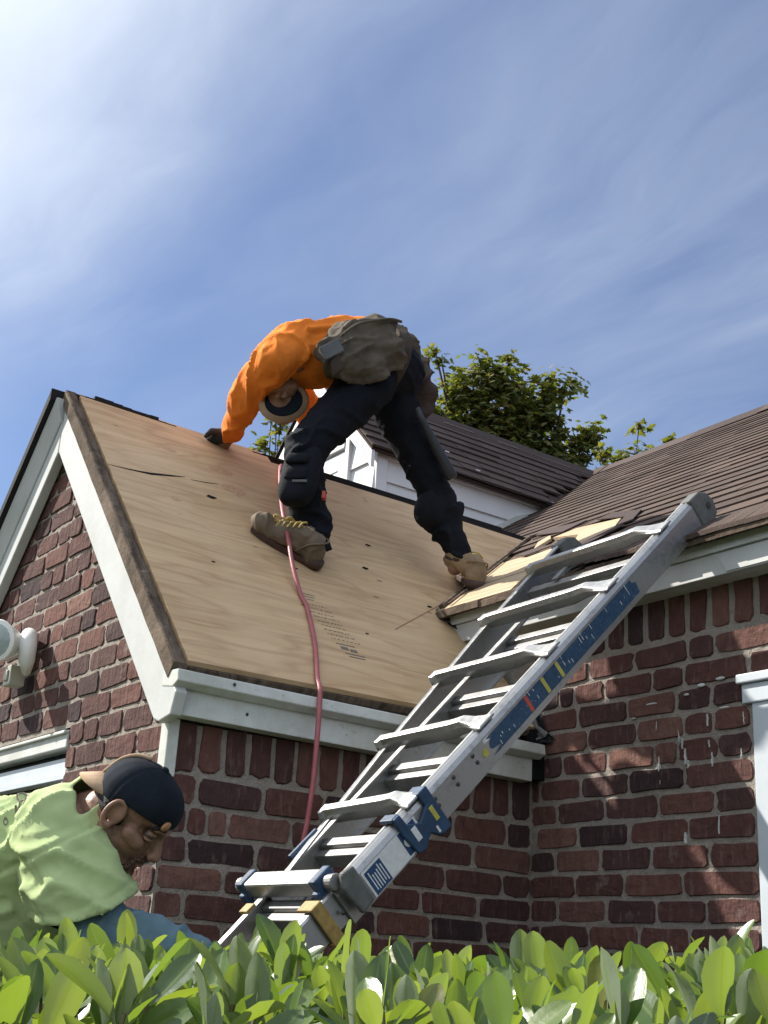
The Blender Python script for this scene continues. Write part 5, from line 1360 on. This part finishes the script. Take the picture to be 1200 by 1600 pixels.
# ------------------------------------------------------------------ trees beyond the roof
def maple(name, label, lobes, root, dens, size, seed, trunk_r, group=None):
    t = thing(name, label, 'tree', root, group); rg = random.Random(seed); mb = MB(); tw = MB()
    root = V(root); cen = sum((V(l[:3]) for l in lobes), V((0, 0, 0)))/len(lobes)
    fork = cen.lerp(root, .35)
    tw.tube(smooth_path([root, root.lerp(fork, .5)+V((.1, -.1, 0)), fork], 4), [trunk_r]*4+[trunk_r*.8]*4+[trunk_r*.6], 8)
    shape = [(0, 0), (.18, .10), (.50, .02), (.34, .30), (.58, .52), (.26, .56), (.20, .78), (0, 1.05)]
    shape = shape+[(-x, y) for x, y in shape[-2:0:-1]]
    for (x, y, z, r) in lobes:
        c = V((x, y, z))
        mid = fork.lerp(c, .55)+V((rg.uniform(-.15, .15), rg.uniform(-.15, .15), rg.uniform(-.05, .2)))*min(1, r*3)
        tw.tube(smooth_path([fork, mid, c+V((0, 0, r*.3))], 4), [trunk_r*.14]*4+[trunk_r*.08]*4+[.006], 6)
        for q in range(max(3, int(r*14))):
            e_ = c+V((rg.gauss(0, 1), rg.gauss(0, 1), rg.gauss(0, 1))).normalized()*r*rg.uniform(.6, 1.0); tw.tube([c, c.lerp(e_, .5)+V((0, 0, r*.1)), e_], [.012, .007, .003], 4, False)
        # leaves hang in loose clusters at the twig ends, denser towards the rim
        ncl = max(3, int(dens*2.2*r*r*(1+.6*r)))
        for q in range(ncl):
            dd = V((rg.gauss(0, 1), rg.gauss(0, 1), rg.gauss(0, 1))).normalized(); cc = c+dd*r*(rg.random()**.42); cr_ = rg.uniform(.05, .11)*(1 if r > .12 else .7)
            for u in range(rg.randrange(6, 12)):
                p = cc+V((rg.gauss(0, 1), rg.gauss(0, 1), rg.gauss(0, .8)))*cr_*.75; ln = size*rg.uniform(.65, 1.15)
                n_ = (V((rg.gauss(0, .55), rg.gauss(0, .55), 1))+dd*.5).normalized(); a_ = V((rg.gauss(0, 1), rg.gauss(0, 1), -.8)); a_ = (a_-n_*a_.dot(n_)).normalized(); b_ = n_.cross(a_)
                k = len(mb.v); mb.v.append(tuple(p+a_*.4*ln+n_*.06*ln))
                for sx, sy_ in shape: mb.v.append(tuple(p+b_*sx*ln+a_*sy_*ln-n_*abs(sx)*.18*ln))
                for s_ in range(len(shape)): mb.f.append((k, k+1+s_, k+1+(s_+1) % len(shape)))
    cr_o = mb.obj('crown', M_maple, t, False); cr_o['kind'] = 'stuff'
    tw.obj('trunk', M_bark, t, True)
maple('maple_tree', 'broad maple with full green crown behind the dormer roof', [(6.65, 7.63, 6.79, .10), (6.91, 7.57, 6.50, .28), (7.16, 7.34, 6.62, .27), (7.39, 7.20, 6.55, .28), (7.73, 7.02, 6.44, .24), (7.90, 6.82, 6.62, .15), (7.74, 7.14, 6.15, .36), (7.36, 7.38, 6.20, .44), (6.98, 7.69, 6.10, .42),
   (8.17, 6.94, 5.93, .20), (8.28, 6.78, 6.14, .15), (8.0, 7.08, 5.85, .34), (8.38, 6.77, 5.98, .10), (6.57, 7.65, 6.88, .08), (7.03, 7.37, 6.80, .13), (7.29, 7.16, 6.85, .10), (7.76, 6.94, 6.62, .11), (7.5, 7.4, 5.7, .55), (7.0, 7.9, 5.6, .55), (8.0, 7.3, 5.4, .5), (7.4, 7.6, 5.2, .6), (6.6, 8.0, 6.0, .4), (6.5, 8.2, 5.5, .5)], (7.5, 7.6, -1.5), 210, .088, 3, .16)
maple('young_maple', 'slender young maple with sparse sprigs poking above the main roof ridge', [(7.26, 5.38, 5.04, .10), (7.39, 5.26, 5.10, .15), (7.36, 5.17, 5.37, .075), (7.14, 5.44, 5.09, .07), (7.35, 5.3, 4.85, .2), (7.15, 5.45, 4.85, .12)], (7.35, 5.4, -1.5), 170, .085, 5, .05)
maple('maple_sapling', 'small maple top showing just above the right end of the roof ridge', [(7.66, 5.02, 5.22, .085), (7.60, 5.05, 5.10, .10), (7.7, 4.98, 5.0, .1)], (7.6, 5.1, -1.5), 200, .085, 6, .05)
maple('sparse_maple', 'thin yellowing maple branches seen between the bent worker and the ridge', [(3.83, 6.69, 4.54, .055), (3.83, 6.53, 4.90, .06), (3.91, 6.55, 4.75, .10), (4.0, 6.53, 4.63, .12), (3.93, 6.50, 4.83, .09), (3.86, 6.64, 4.62, .05), (4.15, 6.45, 4.75, .15), (4.0, 6.6, 4.4, .16), (3.8, 6.75, 4.38, .07), (3.72, 6.8, 4.36, .05)], (4.1, 6.7, -1.5), 170, .075, 8, .06)
